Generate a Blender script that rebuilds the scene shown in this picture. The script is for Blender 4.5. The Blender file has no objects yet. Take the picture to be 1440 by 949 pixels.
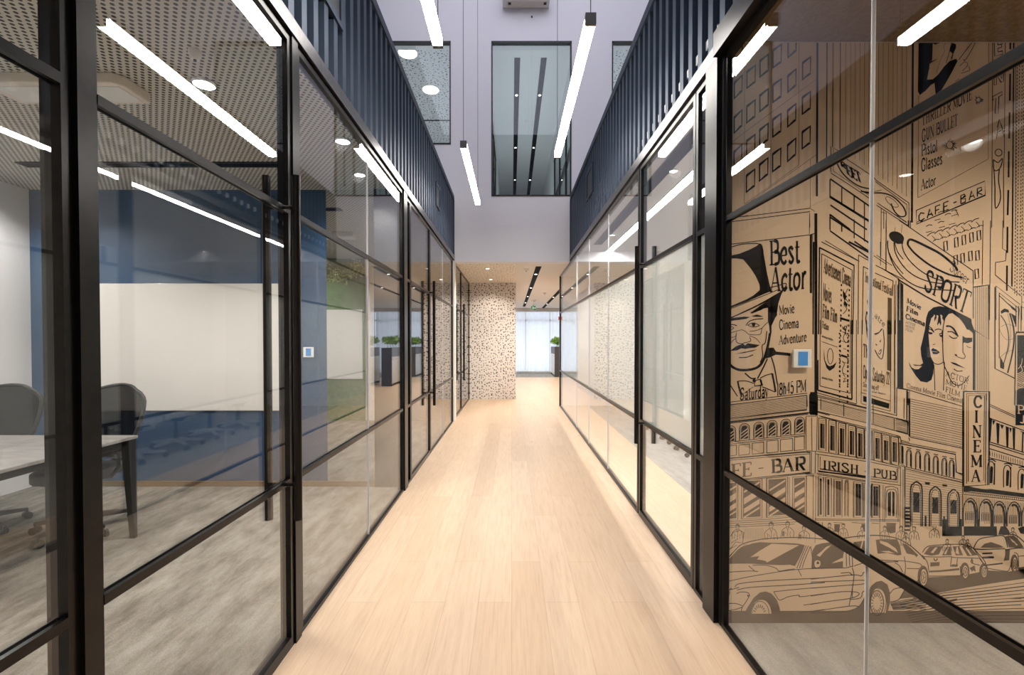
import bpy, bmesh, math, random
from mathutils import Vector, Matrix
from mathutils.geometry import tessellate_polygon
random.seed(7)
C = bpy.context.scene
# ------------------------------------------------------------------ camera
F, H, PITCH = 640.0, 1.45, 0.015            # focal length in pixels of a 1440 wide frame, eye height, tilt
SY = 4 + F * math.tan(PITCH)
VC, UC = 474.5 + SY, 719.5
cam = bpy.data.cameras.new('camera'); cam.sensor_width = 36; cam.lens = F / 1440 * 36
cam.shift_x = 0.5 / 1440; cam.shift_y = SY / 1440; cam.clip_end = 200
cam_ob = bpy.data.objects.new('camera', cam); C.collection.objects.link(cam_ob)
cam_ob.location = (0, 0, H); cam_ob.rotation_euler = (math.pi / 2 - PITCH, 0, 0)
C.camera = cam_ob
# ------------------------------------------------------------------ light
EXPOSURE = -0.1
C.view_settings.view_transform = 'Standard'; C.view_settings.look = 'None'
C.view_settings.exposure = EXPOSURE; C.view_settings.gamma = 1; C.view_settings.use_curve_mapping = False
try:
    C.cycles.max_bounces = 14; C.cycles.glossy_bounces = 8; C.cycles.diffuse_bounces = 4
    C.cycles.transmission_bounces = 8; C.cycles.transparent_max_bounces = 40
    C.cycles.use_denoising = True; C.cycles.sample_clamp_indirect = 6
    C.cycles.caustics_reflective = False; C.cycles.caustics_refractive = False
except Exception:
    pass
world = bpy.data.worlds.new('world'); C.world = world; world.use_nodes = True
bg = world.node_tree.nodes['Background']; bg.inputs[0].default_value = (0.80, 0.86, 1.0, 1); bg.inputs[1].default_value = 0.7

def area(name, loc, sx, sy, power, color=(1, 1, 1), rot=(0, 0, 0), shape='RECTANGLE', spread=math.pi):
    l = bpy.data.lights.new(name, 'AREA'); l.shape = shape; l.size = sx; l.size_y = sy
    l.energy = power; l.color = color; l.spread = spread
    o = bpy.data.objects.new(name, l); C.collection.objects.link(o); o.location = loc; o.rotation_euler = rot
    return o
def spot(name, loc, power, color=(1, .95, .88), r=.05, ang=2.6):
    l = bpy.data.lights.new(name, 'SPOT'); l.energy = power; l.color = color; l.shadow_soft_size = r; l.spot_size = ang; l.spot_blend = .6
    o = bpy.data.objects.new(name, l); C.collection.objects.link(o); o.location = loc
    return o
area('atrium_fill', (0.3, 3.6, 8.9), 5.5, 7.5, 280, (0.85, 0.855, 1.0))  # overhead fill added below the closed atrium ceiling; no roof opening is built
area('upper_corridor_fill', (0.4, 13.0, 4.0), 1.2, 8.0, 48, (0.90, 0.98, 1.0), (math.pi, 0, 0))  # unseen uplight added at floor level to brighten the upper corridor ceiling
area('upper_left_fill', (-2.6, 11.5, 4.0), 3.0, 4.5, 42, (1.0, 0.97, 0.95), (math.pi, 0, 0))  # added uplight, out of view, for the upper left room
area('upper_right_fill', (3.0, 11.5, 4.0), 3.0, 4.5, 42, (1.0, 0.97, 0.95), (math.pi, 0, 0))  # added uplight, out of view, for the upper right room
WARM, NEUT = (1.0, .88, .75), (1.0, .955, .90)
for q in ((-1.769, 2.64), (-1.249, 3.389), (-1.35, 4.07), (-3.5, 1.5), (-3.5, 2.7), (-4.35, 3.7)): spot('left_room_lamp_fill', (*q, 2.90), 92, NEUT)  # the two over the table are added, out of view, to light the room
for q in ((2.0, .9), (3.3, .9), (1.9, -.9)): spot('mural_room_fill', (*q, 2.90), 112, (1.0, .87, .70))  # added fill spots; the mural room's own lamp is unknown
for q in ((1.52, 4.3), (1.52, 6.9), (3.4, 4.0), (3.4, 6.0), (3.4, 8.2)): spot('right_room_lamp_fill', (*q, 3.02), 85, NEUT)  # the deeper three are added to brighten the room
for q, e in (((-.47, 8.9), 150), ((-.48, 10.5), 42)): spot('passage_lamp', (*q, 2.83), e, WARM, .03)
for q in (9.7, 12.2, 14.6, 17.0): spot('slot_lamp', (.515, q, 2.835), 135, (1.0, .92, .83), .03)
for q in (12.2, 14.9, 17.6): spot('slot_lamp', (1.365, q, 2.835), 135, (1.0, .92, .83), .03)

# ------------------------------------------------------------------ helpers
def ray(u, v):
    a = (u - UC) / F; b = (VC - v) / F; c, s = math.cos(PITCH), math.sin(PITCH)
    return a, c + b * s, -s + b * c
def on_y(u, v, Y):
    d = ray(u, v); t = Y / d[1]; return t * d[0], H + t * d[2]

class MB:
    """collects faces for ONE mesh object"""
    def __init__(self, o=(0, 0, 0)):
        self.v = []; self.f = []; self.m = []; self.o = Vector(o); self.mi = 0; self.sm = []
    def add(self, pts, faces, smooth=False):
        b = len(self.v); self.v += [Vector(p) - self.o for p in pts]
        for f in faces: self.f.append([b + i for i in f]); self.m.append(self.mi); self.sm.append(smooth)
        return self
    def box(self, x0, x1, y0, y1, z0, z1):
        x0, x1 = sorted((x0, x1)); y0, y1 = sorted((y0, y1)); z0, z1 = sorted((z0, z1))
        p = [(x0, y0, z0), (x1, y0, z0), (x1, y1, z0), (x0, y1, z0), (x0, y0, z1), (x1, y0, z1), (x1, y1, z1), (x0, y1, z1)]
        return self.add(p, [(0, 3, 2, 1), (4, 5, 6, 7), (0, 1, 5, 4), (1, 2, 6, 5), (2, 3, 7, 6), (3, 0, 4, 7)])
    def tube(self, pts, r, n=12, cap=True, rs=None):
        pts = [Vector(p) for p in pts]; rings = []; N = len(pts)
        up = None
        for i, p in enumerate(pts):
            t = (pts[min(i + 1, N - 1)] - pts[max(i - 1, 0)]).normalized()
            if up is None:
                a = Vector((0, 0, 1)) if abs(t.z) < .9 else Vector((1, 0, 0))
            else: a = up
            s = t.cross(a).normalized(); up = s.cross(t).normalized()
            rr = rs[i] if rs else r
            rings.append([p + (s * math.cos(2 * math.pi * k / n) + up * math.sin(2 * math.pi * k / n)) * rr for k in range(n)])
        vs = [q for r_ in rings for q in r_]; fs = []
        for i in range(N - 1):
            for k in range(n): fs.append((i * n + k, i * n + (k + 1) % n, (i + 1) * n + (k + 1) % n, (i + 1) * n + k))
        self.add(vs, fs, True)
        if cap:
            self.add(rings[0], [tuple(range(n))[::-1]]); self.add(rings[-1], [tuple(range(n))])
        return self
    def disc(self, c, r, z1, z0, n=32):
        return self.tube([(c[0], c[1], z0), (c[0], c[1], z1)], r, n)
    def prism(self, poly, axis, a, b):
        """extrude a 2D polygon along axis"""
        def P(q, h): return {'x': (h, q[0], q[1]), 'y': (q[0], h, q[1]), 'z': (q[0], q[1], h)}[axis]
        n = len(poly); vs = [P(q, a) for q in poly] + [P(q, b) for q in poly]
        fs = [(i, (i + 1) % n, n + (i + 1) % n, n + i) for i in range(n)]
        tri = tessellate_polygon([[Vector((q[0], q[1], 0)) for q in poly]])
        fs += [tuple(t) for t in tri] + [tuple(n + i for i in reversed(t)) for t in tri]
        return self.add(vs, fs)
    def build(self, name, mat, parent=None, bevel=0, kind=None, fixn=True):
        me = bpy.data.meshes.new(name); me.from_pydata([tuple(v) for v in self.v], [], self.f)
        for m in (mat if isinstance(mat, (list, tuple)) else [mat]): me.materials.append(m)
        me.polygons.foreach_set('material_index', self.m); me.polygons.foreach_set('use_smooth', self.sm)
        if fixn:
            b = bmesh.new(); b.from_mesh(me); bmesh.ops.recalc_face_normals(b, faces=b.faces); b.to_mesh(me); b.free()
        me.update()
        o = bpy.data.objects.new(name, me); C.collection.objects.link(o)
        if parent: o.parent = parent
        else: o.location = self.o
        if bevel:
            md = o.modifiers.new('bevel', 'BEVEL'); md.width = bevel; md.segments = 2; md.limit_method = 'ANGLE'
        if kind: o['kind'] = kind
        return o
def tag(o, label, cat, group=None, kind=None):
    o['label'] = label; o['category'] = cat
    if group: o['group'] = group
    if kind: o['kind'] = kind
    return o
def thing(name, loc, label, cat, group=None, kind=None):
    o = bpy.data.objects.new(name, None); o.empty_display_size = .1; C.collection.objects.link(o); o.location = loc
    return tag(o, label, cat, group, kind)
def copy_tree(o, parent=None):
    c = o.copy(); C.collection.objects.link(c)
    if parent: c.parent = parent
    for ch in list(o.children): copy_tree(ch, c)
    return c

# ------------------------------------------------------------------ materials
def mat(name, col=(.8, .8, .8), rough=.5, metal=0, emit=None, es=0, spec=.5, coat=0):
    m = bpy.data.materials.new(name); m.use_nodes = True
    b = m.node_tree.nodes['Principled BSDF']; b.inputs['Base Color'].default_value = (*col, 1)
    b.inputs['Roughness'].default_value = rough; b.inputs['Metallic'].default_value = metal
    b.inputs['Specular IOR Level'].default_value = spec; b.inputs['Coat Weight'].default_value = coat
    if emit: b.inputs['Emission Color'].default_value = (*emit, 1); b.inputs['Emission Strength'].default_value = es
    return m
class NT:
    def __init__(self, m):
        self.t = m.node_tree; self.b = self.t.nodes.get('Principled BSDF')
    def n(self, typ, **kw):
        o = self.t.nodes.new(typ)
        for k, v in kw.items():
            if k.startswith('i_'): o.inputs[int(k[2:])].default_value = v
            else: setattr(o, k, v)
        return o
    def l(self, a, b): self.t.links.new(a, b)
    def math(self, op, a, b=None, c=None):
        o = self.t.nodes.new('ShaderNodeMath'); o.operation = op
        for i, x in enumerate((a, b, c)):
            if x is None: continue
            if isinstance(x, (int, float)): o.inputs[i].default_value = x
            else: self.l(x, o.inputs[i])
        return o.outputs[0]
    def ramp(self, fac, stops):
        o = self.t.nodes.new('ShaderNodeValToRGB'); e = o.color_ramp.elements
        while len(e) < len(stops): e.new(.5)
        for k, (p, c) in enumerate(stops): e[k].position = p; e[k].color = (*c, 1)
        self.l(fac, o.inputs[0]); return o.outputs[0]
    def mix(self, fac, a, b, blend='MIX'):
        o = self.t.nodes.new('ShaderNodeMix'); o.data_type = 'RGBA'; o.blend_type = blend
        for s, x in ((o.inputs[0], fac), (o.inputs[6], a), (o.inputs[7], b)):
            if isinstance(x, (int, float)): s.default_value = x
            elif isinstance(x, tuple): s.default_value = (*x, 1)
            else: self.l(x, s)
        return o.outputs[2]
    def coord(self, scale=(1, 1, 1), rot=(0, 0, 0)):
        g = self.t.nodes.new('ShaderNodeTexCoord'); mp = self.t.nodes.new('ShaderNodeMapping')
        mp.inputs['Scale'].default_value = scale; mp.inputs['Rotation'].default_value = rot
        self.l(g.outputs['Object'], mp.inputs[0]); return mp.outputs[0]
    def noise(self, vec, scale, detail=4, rough=.5):
        o = self.t.nodes.new('ShaderNodeTexNoise'); o.inputs['Scale'].default_value = scale
        o.inputs['Detail'].default_value = detail; o.inputs['Roughness'].default_value = rough
        self.l(vec, o.inputs['Vector']); return o.outputs['Fac']

# oak planks running down the corridor
def wood_floor():
    m = mat('oak_planks', rough=.38); t = NT(m)
    br = t.n('ShaderNodeTexBrick'); br.offset = .37; br.inputs['Scale'].default_value = 1
    br.inputs['Mortar Size'].default_value = .0012; br.inputs['Brick Width'].default_value = 1.25; br.inputs['Row Height'].default_value = .185
    br.inputs['Color1'].default_value = (0, 0, 0, 1); br.inputs['Color2'].default_value = (1, 1, 1, 1); br.inputs['Mortar'].default_value = (.5, .5, .5, 1)
    t.l(t.coord(rot=(0, 0, math.pi / 2)), br.inputs['Vector'])
    grain = t.noise(t.coord((14, 1.1, 1)), 3.2, 6, .62)
    streak = t.noise(t.coord((60, 1.5, 1)), 2.0, 3, .6)
    base = t.mix(t.math('MULTIPLY', br.outputs['Color'], .9), (.675, .48, .32), (.75, .56, .395))
    base = t.mix(t.ramp(grain, [(.44, (0, 0, 0)), (.74, (.65, .65, .65))]), base, (.56, .375, .225))
    base = t.mix(t.ramp(streak, [(.42, (.25, .25, .25)), (.6, (0, 0, 0))]), base, (.80, .62, .45))
    kn = t.n('ShaderNodeTexVoronoi'); kn.inputs['Scale'].default_value = 1.0; t.l(t.coord((2.6, .9, 1)), kn.inputs['Vector'])
    base = t.mix(t.ramp(kn.outputs['Distance'], [(.012, (.7, .7, .7)), (.06, (0, 0, 0))]), base, (.34, .20, .11))
    base = t.mix(t.math('MULTIPLY', br.outputs['Fac'], .5), base, (.36, .23, .14))
    t.l(base, t.b.inputs['Base Color'])
    return m
def carpet(name, a, b, c):
    m = mat(name, rough=.95, spec=.1); t = NT(m)
    n1 = t.noise(t.coord((4.6, 1.5, 1), (0, 0, .2)), 1.6, 8, .72); n2 = t.noise(t.coord(), 160, 2, .7)
    br = t.n('ShaderNodeTexChecker'); br.inputs['Scale'].default_value = 2.0; t.l(t.coord(), br.inputs['Vector'])
    col = t.ramp(n1, [(.36, a), (.5, b), (.64, c)])
    col = t.mix(t.math('MULTIPLY', br.outputs['Fac'], .07), col, a)
    col = t.mix(t.ramp(n2, [(.35, (.34, .34, .34)), (.65, (0, 0, 0))]), col, tuple(x * .55 for x in a))
    t.l(col, t.b.inputs['Base Color'])
    bp = t.n('ShaderNodeBump'); bp.inputs['Strength'].default_value = .5; bp.inputs['Distance'].default_value = .004
    t.l(n2, bp.inputs['Height']); t.l(bp.outputs[0], t.b.inputs['Normal'])
    return m
def speckle(name, base, ink, scale, thr, rough=.6, vertical=False):
    """random perforation: irregular dots scattered over a pale board"""
    m = mat(name, rough=rough); t = NT(m)
    g = t.n('ShaderNodeTexCoord'); sx = t.n('ShaderNodeSeparateXYZ'); t.l(g.outputs['Object'], sx.inputs[0]); cb_ = t.n('ShaderNodeCombineXYZ')
    t.l(sx.outputs[0], cb_.inputs[0]); t.l(sx.outputs[2 if vertical else 1], cb_.inputs[1]); cv = cb_.outputs[0]
    vo = t.n('ShaderNodeTexVoronoi', voronoi_dimensions='2D'); vo.inputs['Scale'].default_value = scale; vo.inputs['Randomness'].default_value = .85
    wob = t.n('ShaderNodeTexNoise'); wob.inputs['Scale'].default_value = scale * 1.6; t.l(cv, wob.inputs['Vector'])
    vec = t.n('ShaderNodeVectorMath', operation='MULTIPLY_ADD'); t.l(wob.outputs['Color'], vec.inputs[0])
    vec.inputs[1].default_value = (.009,) * 3; t.l(cv, vec.inputs[2]); t.l(vec.outputs[0], vo.inputs['Vector'])
    sep = t.n('ShaderNodeSeparateColor'); t.l(vo.outputs['Color'], sep.inputs[0])
    lim = t.math('MULTIPLY_ADD', sep.outputs[0], thr * .8, thr * .55)
    f = t.math('LESS_THAN', vo.outputs['Distance'], lim)
    t.l(t.mix(f, base, ink), t.b.inputs['Base Color']); return m
def perforated(name, base, ink, px, py, r):
    """regular staggered rows of small oval holes"""
    m = mat(name, rough=.7); t = NT(m)
    g = t.n('ShaderNodeTexCoord'); s = t.n('ShaderNodeSeparateXYZ'); t.l(g.outputs['Object'], s.inputs[0])
    y = t.math('DIVIDE', s.outputs[1], py); row = t.math('FLOOR', y); odd = t.math('MULTIPLY', t.math('FLOORED_MODULO', row, 2), .5)
    x = t.math('ADD', t.math('DIVIDE', s.outputs[0], px), odd)
    dx = t.math('MULTIPLY', t.math('SUBTRACT', t.math('FRACT', x), .5), px)
    dy = t.math('MULTIPLY', t.math('SUBTRACT', t.math('FRACT', y), .5), py)
    d = t.math('SQRT', t.math('ADD', t.math('MULTIPLY', dx, dx), t.math('MULTIPLY', dy, dy)))
    f = t.math('LESS_THAN', d, r)
    t.l(t.mix(f, base, ink), t.b.inputs['Base Color']); return m
def glass(name, tint=(.982, .985, .980), f0=.05, top=.9):
    """thin clear sheet: straight-through light plus mirror reflection rising at grazing angles"""
    m = bpy.data.materials.new(name); m.use_nodes = True; t = NT(m); nt = m.node_tree
    for n in list(nt.nodes): nt.nodes.remove(n)
    out = t.n('ShaderNodeOutputMaterial'); mx = t.n('ShaderNodeMixShader'); tr = t.n('ShaderNodeBsdfTransparent'); gl = t.n('ShaderNodeBsdfGlossy')
    tr.inputs[0].default_value = (*tint, 1); gl.inputs['Roughness'].default_value = 0.0; gl.inputs[0].default_value = (.96, .98, 1, 1)
    ge = t.n('ShaderNodeNewGeometry'); dt = t.n('ShaderNodeVectorMath', operation='DOT_PRODUCT')
    t.l(ge.outputs['Normal'], dt.inputs[0]); t.l(ge.outputs['Incoming'], dt.inputs[1])
    c = t.math('ABSOLUTE', dt.outputs['Value']); p = t.math('POWER', t.math('SUBTRACT', 1.0, c), 5.0)
    f = t.math('MULTIPLY_ADD', p, top - f0, f0)
    t.l(f, mx.inputs[0]); t.l(tr.outputs[0], mx.inputs[1]); t.l(gl.outputs[0], mx.inputs[2]); t.l(mx.outputs[0], out.inputs[0])
    return m
def film(name, col, alpha):
    m = bpy.data.materials.new(name); m.use_nodes = True; t = NT(m); nt = m.node_tree
    for n in list(nt.nodes): nt.nodes.remove(n)
    out = t.n('ShaderNodeOutputMaterial'); mx = t.n('ShaderNodeMixShader'); tr = t.n('ShaderNodeBsdfTransparent')
    ad = t.n('ShaderNodeMixShader'); d = t.n('ShaderNodeBsdfDiffuse'); tl = t.n('ShaderNodeBsdfTranslucent')
    d.inputs[0].default_value = (*col, 1); tl.inputs[0].default_value = (*col, 1); ad.inputs[0].default_value = .6
    t.l(d.outputs[0], ad.inputs[1]); t.l(tl.outputs[0], ad.inputs[2]); mx.inputs[0].default_value = alpha
    t.l(tr.outputs[0], mx.inputs[1]); t.l(ad.outputs[0], mx.inputs[2]); t.l(mx.outputs[0], out.inputs[0])
    return m
def noisy(name, a, b, scale, rough=.7, stretch=(1, 1, 1), metal=0):
    m = mat(name, rough=rough, metal=metal); t = NT(m)
    t.l(t.ramp(t.noise(t.coord(stretch), scale, 6, .65), [(.35, a), (.65, b)]), t.b.inputs['Base Color']); return m

M = dict(
    wood=wood_floor(),
    carpet=carpet('beige_streaked_carpet', (.125, .115, .098), (.25, .232, .203), (.36, .338, .30)),
    carpet_grey=carpet('grey_carpet', (.30, .295, .28), (.40, .39, .37), (.48, .47, .44)),
    white=mat('white_paint', (.80, .79, .80), .6), offwhite=mat('warm_white_paint', (.80, .74, .67), .6),
    lav=mat('cool_white_paint', (.80, .79, .82), .6),
    blue=noisy('navy_blue_paint', (.022, .062, .135), (.026, .070, .148), 3, .5),
    navy=mat('deep_navy_paint', (.02, .035, .07), .4), dark=mat('near_black_paint', (.012, .014, .018), .5),
    room_grey=mat('mid_grey_paint', (.82, .82, .85), .7), room_dark=mat('unlit_room_grey', (.12, .12, .13), .7),  # room_dark: the gloom of the unlit rooms is put into the colour
    perf=perforated('perforated_plaster_ceiling', (.64, .62, .56), (.055, .05, .042), .040, .0255, .0095),
    speck=speckle('speckled_perforated_board', (.82, .77, .72), (.04, .026, .02), 17, .215, vertical=True),
    speck_ceil=speckle('finely_speckled_ceiling', (.86, .79, .68), (.38, .29, .20), 16, .20),
    speck_up=speckle('speckled_upper_ceiling', (.66, .66, .68), (.05, .05, .06), 12.5, .19),
    cork=noisy('brown_cork_ceiling', (.17, .105, .045), (.27, .175, .08), 55, .8),
    metal=noisy('dark_bronze_metal', (.012, .011, .011), (.017, .015, .014), 30, .28, metal=.7),
    metal_rail=noisy('burnished_dark_rail', (.10, .095, .10), (.13, .125, .13), 30, .30, metal=.95),
    black=mat('black_gasket', (.008, .008, .008), .5),
    rib=mat('navy_black_steel', (.036, .050, .076), .50, .85, spec=.8),
    handle=mat('dark_bronze_bar', (.018, .014, .012), .28, .7),
    glass=glass('clear_glass'), glass_up=glass('upper_window_glass', (.93, .975, .98), .03, .9),
    mirror=glass('tinted_reflective_glass', (.20, .23, .21), .78, .97),
    film=film('frosted_white_film', (.86, .88, .84), .62),
    lamp=mat('lit_diffuser', (.9, .9, .9), .4, emit=(1, .95, .88), es=42),
    lamp_line=mat('lit_ceiling_line', (.9, .9, .9), .4, emit=(1, .97, .93), es=110), lamp_soft=mat('lit_ceiling_diffuser', (.9, .9, .9), .4, emit=(1, .97, .93), es=12),
    spot=mat('lit_spot_lens', (.9, .9, .9), .4, emit=(1, .93, .82), es=7),
    chrome=mat('brushed_steel', (.6, .6, .6), .25, 1.0), white_metal=mat('white_lacquer', (.82, .82, .80), .35),
    board=mat('white_gloss_board', (.76, .735, .70), .12, coat=.3), mesh_b=None,
    plastic=mat('black_plastic', (.016, .016, .017), .45), chair_white=mat('white_plastic', (.75, .77, .78), .4),
    table=noisy('pale_grey_stone_top', (.22, .205, .195), (.34, .325, .31), 5, .35, (1, 3, 1)),
    screen=mat('lit_blue_screen', (.05, .2, .5), .2, emit=(.06, .28, .62), es=.3),
    brown=mat('brown_skirting', (.16, .105, .06), .5), grey_cab=mat('charcoal_laminate', (.075, .072, .075), .5),
    navy_cab=mat('navy_laminate', (.022, .03, .065), .5), leaf=noisy('green_leaves', (.05, .15, .02), (.26, .48, .07), 9, .5),
    moss=noisy('moss_green', (.04, .09, .035), (.13, .22, .09), 14, .9),
    leaf_y=noisy('yellow_green_leaves', (.30, .40, .10), (.62, .74, .26), 8, .6),
    blind=film('white_window_blind', (.93, .95, 1.0), .9), day=mat('daylight', (.8, .9, 1), .5, emit=(.84, .91, 1.0), es=1.15),
    green_sign=mat('lit_green_sign', (.0, .25, .1), .4, emit=(.02, .30, .16), es=.3), white_sign=mat('lit_white_mark', (.9, .9, .9), .4, emit=(1, 1, 1), es=.8),
    red=mat('red_plastic', (.55, .05, .06), .4), soil=mat('dark_soil', (.03, .02, .015), .9),
    paper=noisy('tan_mural_paper', (.64, .47, .31), (.70, .52, .355), 1.3, .55), ink=mat('dark_mural_ink', (.007, .005, .004), .7, spec=.1), void=mat('black_slot_lining', (.004, .004, .005), .8, spec=.1),
    paper_line=mat('tan_mural_paper_highlight', (.68, .50, .335), .55), ink_soft=mat('mid_tone_mural_ink', (.10, .065, .038), .7, spec=.1),  # mid-tone print; on the cars, glass reflections are put into the ink colour
)
def mesh_fabric():
    m = film('black_chair_mesh', (.012, .012, .013), .93); return m
M['mesh_b'] = mesh_fabric()

# ------------------------------------------------------------------ the setting
XL, XR, XM = -1.038, 1.055, 1.062            # corridor faces of the left, right and mural-room glazing
def struct(name, m, label, cat, *boxes, **kw):
    b = MB()
    for q in boxes: b.box(*q)
    o = b.build(name, m, **kw); return tag(o, label, cat, kind='structure')
struct('floor', M['wood'], 'pale oak plank floor running down the corridor to the blinds', 'floor',
       (XL - .03, 1.69, -3, 17.8, -.1, 0), (1.69, 7, 10.05, 17.8, -.1, 0), (-6, XL - .03, 11.2, 17.8, -.1, 0))
struct('floor_left', M['carpet'], 'beige streaked carpet inside the left glazed rooms', 'carpet', (-4.8, XL - .03, -3, 11.2, -.1, .002))
struct('floor_right', M['carpet_grey'], 'grey carpet of the mural room and the white right-hand meeting room', 'carpet',
       (1.69, 4.8, 2.31, 10.05, -.1, .002), (1.69, 4.8, -3, 2.31, -.1, .002), (XM, 1.69, -3, 2.31, 0, .002))
struct('floor_far', M['carpet_grey'], 'grey carpet strip in front of the far window blinds', 'carpet', (-6, 7, 17.8, 20.3, -.1, 0))
struct('wall_left', M['white'], 'white side wall behind the table in the left meeting room', 'wall', (-4.9, -4.75, .78, 4.5, 0, 2.93))
struct('wall_left_back', M['blue'], 'navy blue wall behind the large white board', 'wall', (-4.9, -1.825, 4.5, 4.6, 0, 2.93))
struct('baseboard_left', M['brown'], 'brown skirting at the foot of the navy blue wall', 'skirting', (-4.75, -1.35, 4.485, 4.5, 0, .055))
struct('window_9', M['mirror'], 'tall tinted reflective glass strip at the end of the navy wall', 'glass panel', (-1.825, -1.35, 4.495, 4.51, .05, 2.93))
struct('wall_left_return', M['dark'], 'near-black wall end between the reflective glass strip and the corridor glazing', 'wall',
       (-1.35, XL - .06, 4.47, 4.6, 0, 2.93), (-1.86, -1.35, 4.53, 4.6, 0, 2.93))
struct('wall_left_front', M['offwhite'], 'cream wall of the left meeting room seen only in the reflective glass strip', 'wall', (-4.9, XL - .06, .70, .78, 0, 2.93))
struct('ceiling_left', M['perf'], 'perforated pale ceiling with rows of dark holes over the left meeting room', 'ceiling', (-4.9, -1.135, .7, 4.5, 2.93, 2.98))
struct('trim_ceiling_left', M['offwhite'], 'plain pale ceiling margin beside the left glazing', 'ceiling margin', (-1.135, XL - .02, .7, 4.5, 2.93, 2.98))
struct('wall_left_rear', M['room_dark'], 'walls painted dim for the unlit rooms behind the second and third left doors', 'wall',
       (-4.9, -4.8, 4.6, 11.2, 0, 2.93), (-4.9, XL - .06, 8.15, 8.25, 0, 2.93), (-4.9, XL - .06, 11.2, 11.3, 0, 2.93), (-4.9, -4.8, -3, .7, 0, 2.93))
struct('ceiling_left_rear', M['room_dark'], 'ceiling painted dim for the unlit rooms behind the second and third left doors', 'ceiling',
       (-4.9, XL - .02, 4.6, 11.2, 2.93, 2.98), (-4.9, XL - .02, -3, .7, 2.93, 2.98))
struct('ceiling_right', M['white'], 'white ceiling of the right-hand meeting room', 'ceiling', (XR + .02, 4.8, 2.4, 10.2, 3.05, 3.1))
struct('wall_right', M['white'], 'white walls of the right-hand meeting room', 'wall', (4.7, 4.8, 2.45, 10.1, 0, 3.05), (XR + .02, 4.8, 10.1, 10.24, 0, 3.05))
struct('wall_right_mural', M['white'], 'partition wall that carries the mural', 'wall', (XM + .035, 4.8, 2.315, 2.44, 0, 3.05))
struct('wall_right_side', M['offwhite'], 'far side wall of the mural room', 'wall', (4.7, 4.8, -3, 2.31, 0, 2.95))
struct('ceiling_mural_room', M['cork'], 'brown cork ceiling above the mural', 'ceiling', (XM + .02, 4.8, -3, 2.31, 2.95, 3.0))
struct('wall_back', M['offwhite'], 'unseen walls added behind the viewer to close off the glazed rooms', 'wall', (-4.9, XL, -3.1, -3, 0, 2.95), (XM, 4.8, -3.1, -3, 0, 2.95))  # unseen walls added to keep the world light out of the rooms
struct('wall_far', M['speck'], 'white end wall covered in small black specks', 'wall', (XL - .05, .092, 11.21, 14.0, 0, 2.86))
struct('trim_wall_end', M['white'], 'plain white end face of the speckled wall', 'wall end', (.0925, .104, 11.21, 14.0, 0, 2.86))
struct('ceiling_passage', M['speck_ceil'], 'beige finely speckled ceiling in front of the speckled end wall', 'ceiling', (XL - .05, .092, 8.45, 11.21, 2.86, 2.9))
struct('ceiling_far', M['offwhite'], 'cream ceiling of the far office with two dark slots', 'ceiling', (.092, 7, 8.45, 20.3, 2.86, 2.9), (-6, .092, 11.21, 20.3, 2.862, 2.9))
struct('wall_far_sides', M['white'], 'white side walls of the far office', 'wall', (6.9, 7, 10.2, 20.3, 0, 2.86), (-6, -5.9, 11.3, 20.3, 0, 2.86), (4.8, 7, 10.1, 10.2, 0, 2.86))
# upper wall with three window openings
W_L, W_C, W_R = (-2.5, -1.088, 4.956, 6.784), (-.362, 1.07, 4.032, 6.784), (1.79, 3.2, 4.956, 6.784)
def wall_holes(x0, x1, y0, y1, z0, z1, holes):
    b = MB(); hs = sorted(holes); x = x0
    for h in hs:
        b.box(x, h[0], y0, y1, z0, z1); b.box(h[0], h[1], y0, y1, z0, h[2]); b.box(h[0], h[1], y0, y1, h[3], z1); x = h[1]
    b.box(x, x1, y0, y1, z0, z1); return b
tag(wall_holes(-5.2, 5.4, 8.2, 8.45, 2.864, 9.2, [W_L, W_C, W_R]).build('wall_upper', M['lav']), 'cool white upper wall with three windows above the passage', 'wall', kind='structure')
struct('wall_atrium_sides', M['lav'], 'white upper side walls set back above the corrugated panels', 'wall', (-5.2, -5.1, -3, 8.2, 2.98, 9.2), (5.3, 5.4, -3, 8.2, 3.1, 9.2), (-5.2, 5.4, -3.1, -3, 4.0, 9.2))
struct('ceiling_atrium', M['lav'], 'high white ceiling over the corridor', 'ceiling', (-5.2, 5.4, -3, 8.2, 9.2, 9.25))
struct('trim_leak_block', M['navy'], 'unseen slabs added behind the corrugated panels against light leaks', 'roof', (-5.1, XL - .05, -3, 8.2, 3.93, 3.98), (XR + .05, 5.3, -3, 8.2, 3.93, 3.98))  # unseen slabs added to stop overhead light leaking into the rooms
# rooms behind the upper windows
struct('ceiling_upper_left', M['speck_up'], 'speckled ceiling seen through the upper left window', 'ceiling', (-5, -.5, 8.45, 14.9, 7.46, 7.5))
struct('ceiling_upper_right', M['speck_up'], 'speckled ceiling seen through the upper right window', 'ceiling', (1.37, 5.3, 8.45, 14.9, 7.46, 7.5))
struct('ceiling_upper', M['white'], 'white ceiling of the upper corridor seen through the central window', 'ceiling', (-.6, 1.45, 8.45, 21, 7.97, 8.0))
struct('wall_upper_rear', M['white'], 'pale walls of the upper floor rooms', 'wall', (-5, -.5, 14.9, 15, 3.95, 7.5), (1.37, 5.3, 14.9, 15, 3.95, 7.5), (-.6, 1.45, 21, 21.1, 3.95, 8),
       (-.6, -.5, 8.45, 21, 7.3, 8), (1.37, 1.45, 8.45, 21, 7.3, 8), (-.6, -.5, 15, 21, 3.95, 7.3), (1.37, 1.45, 15, 21, 3.95, 7.3), (-5.1, -5, 8.45, 15, 3.95, 7.5), (5.2, 5.3, 8.45, 15, 3.95, 7.5))
struct('floor_upper', M['lav'], 'floor slab of the upper storey', 'floor', (-5.1, 5.3, 8.45, 21, 3.85, 3.95))
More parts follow.
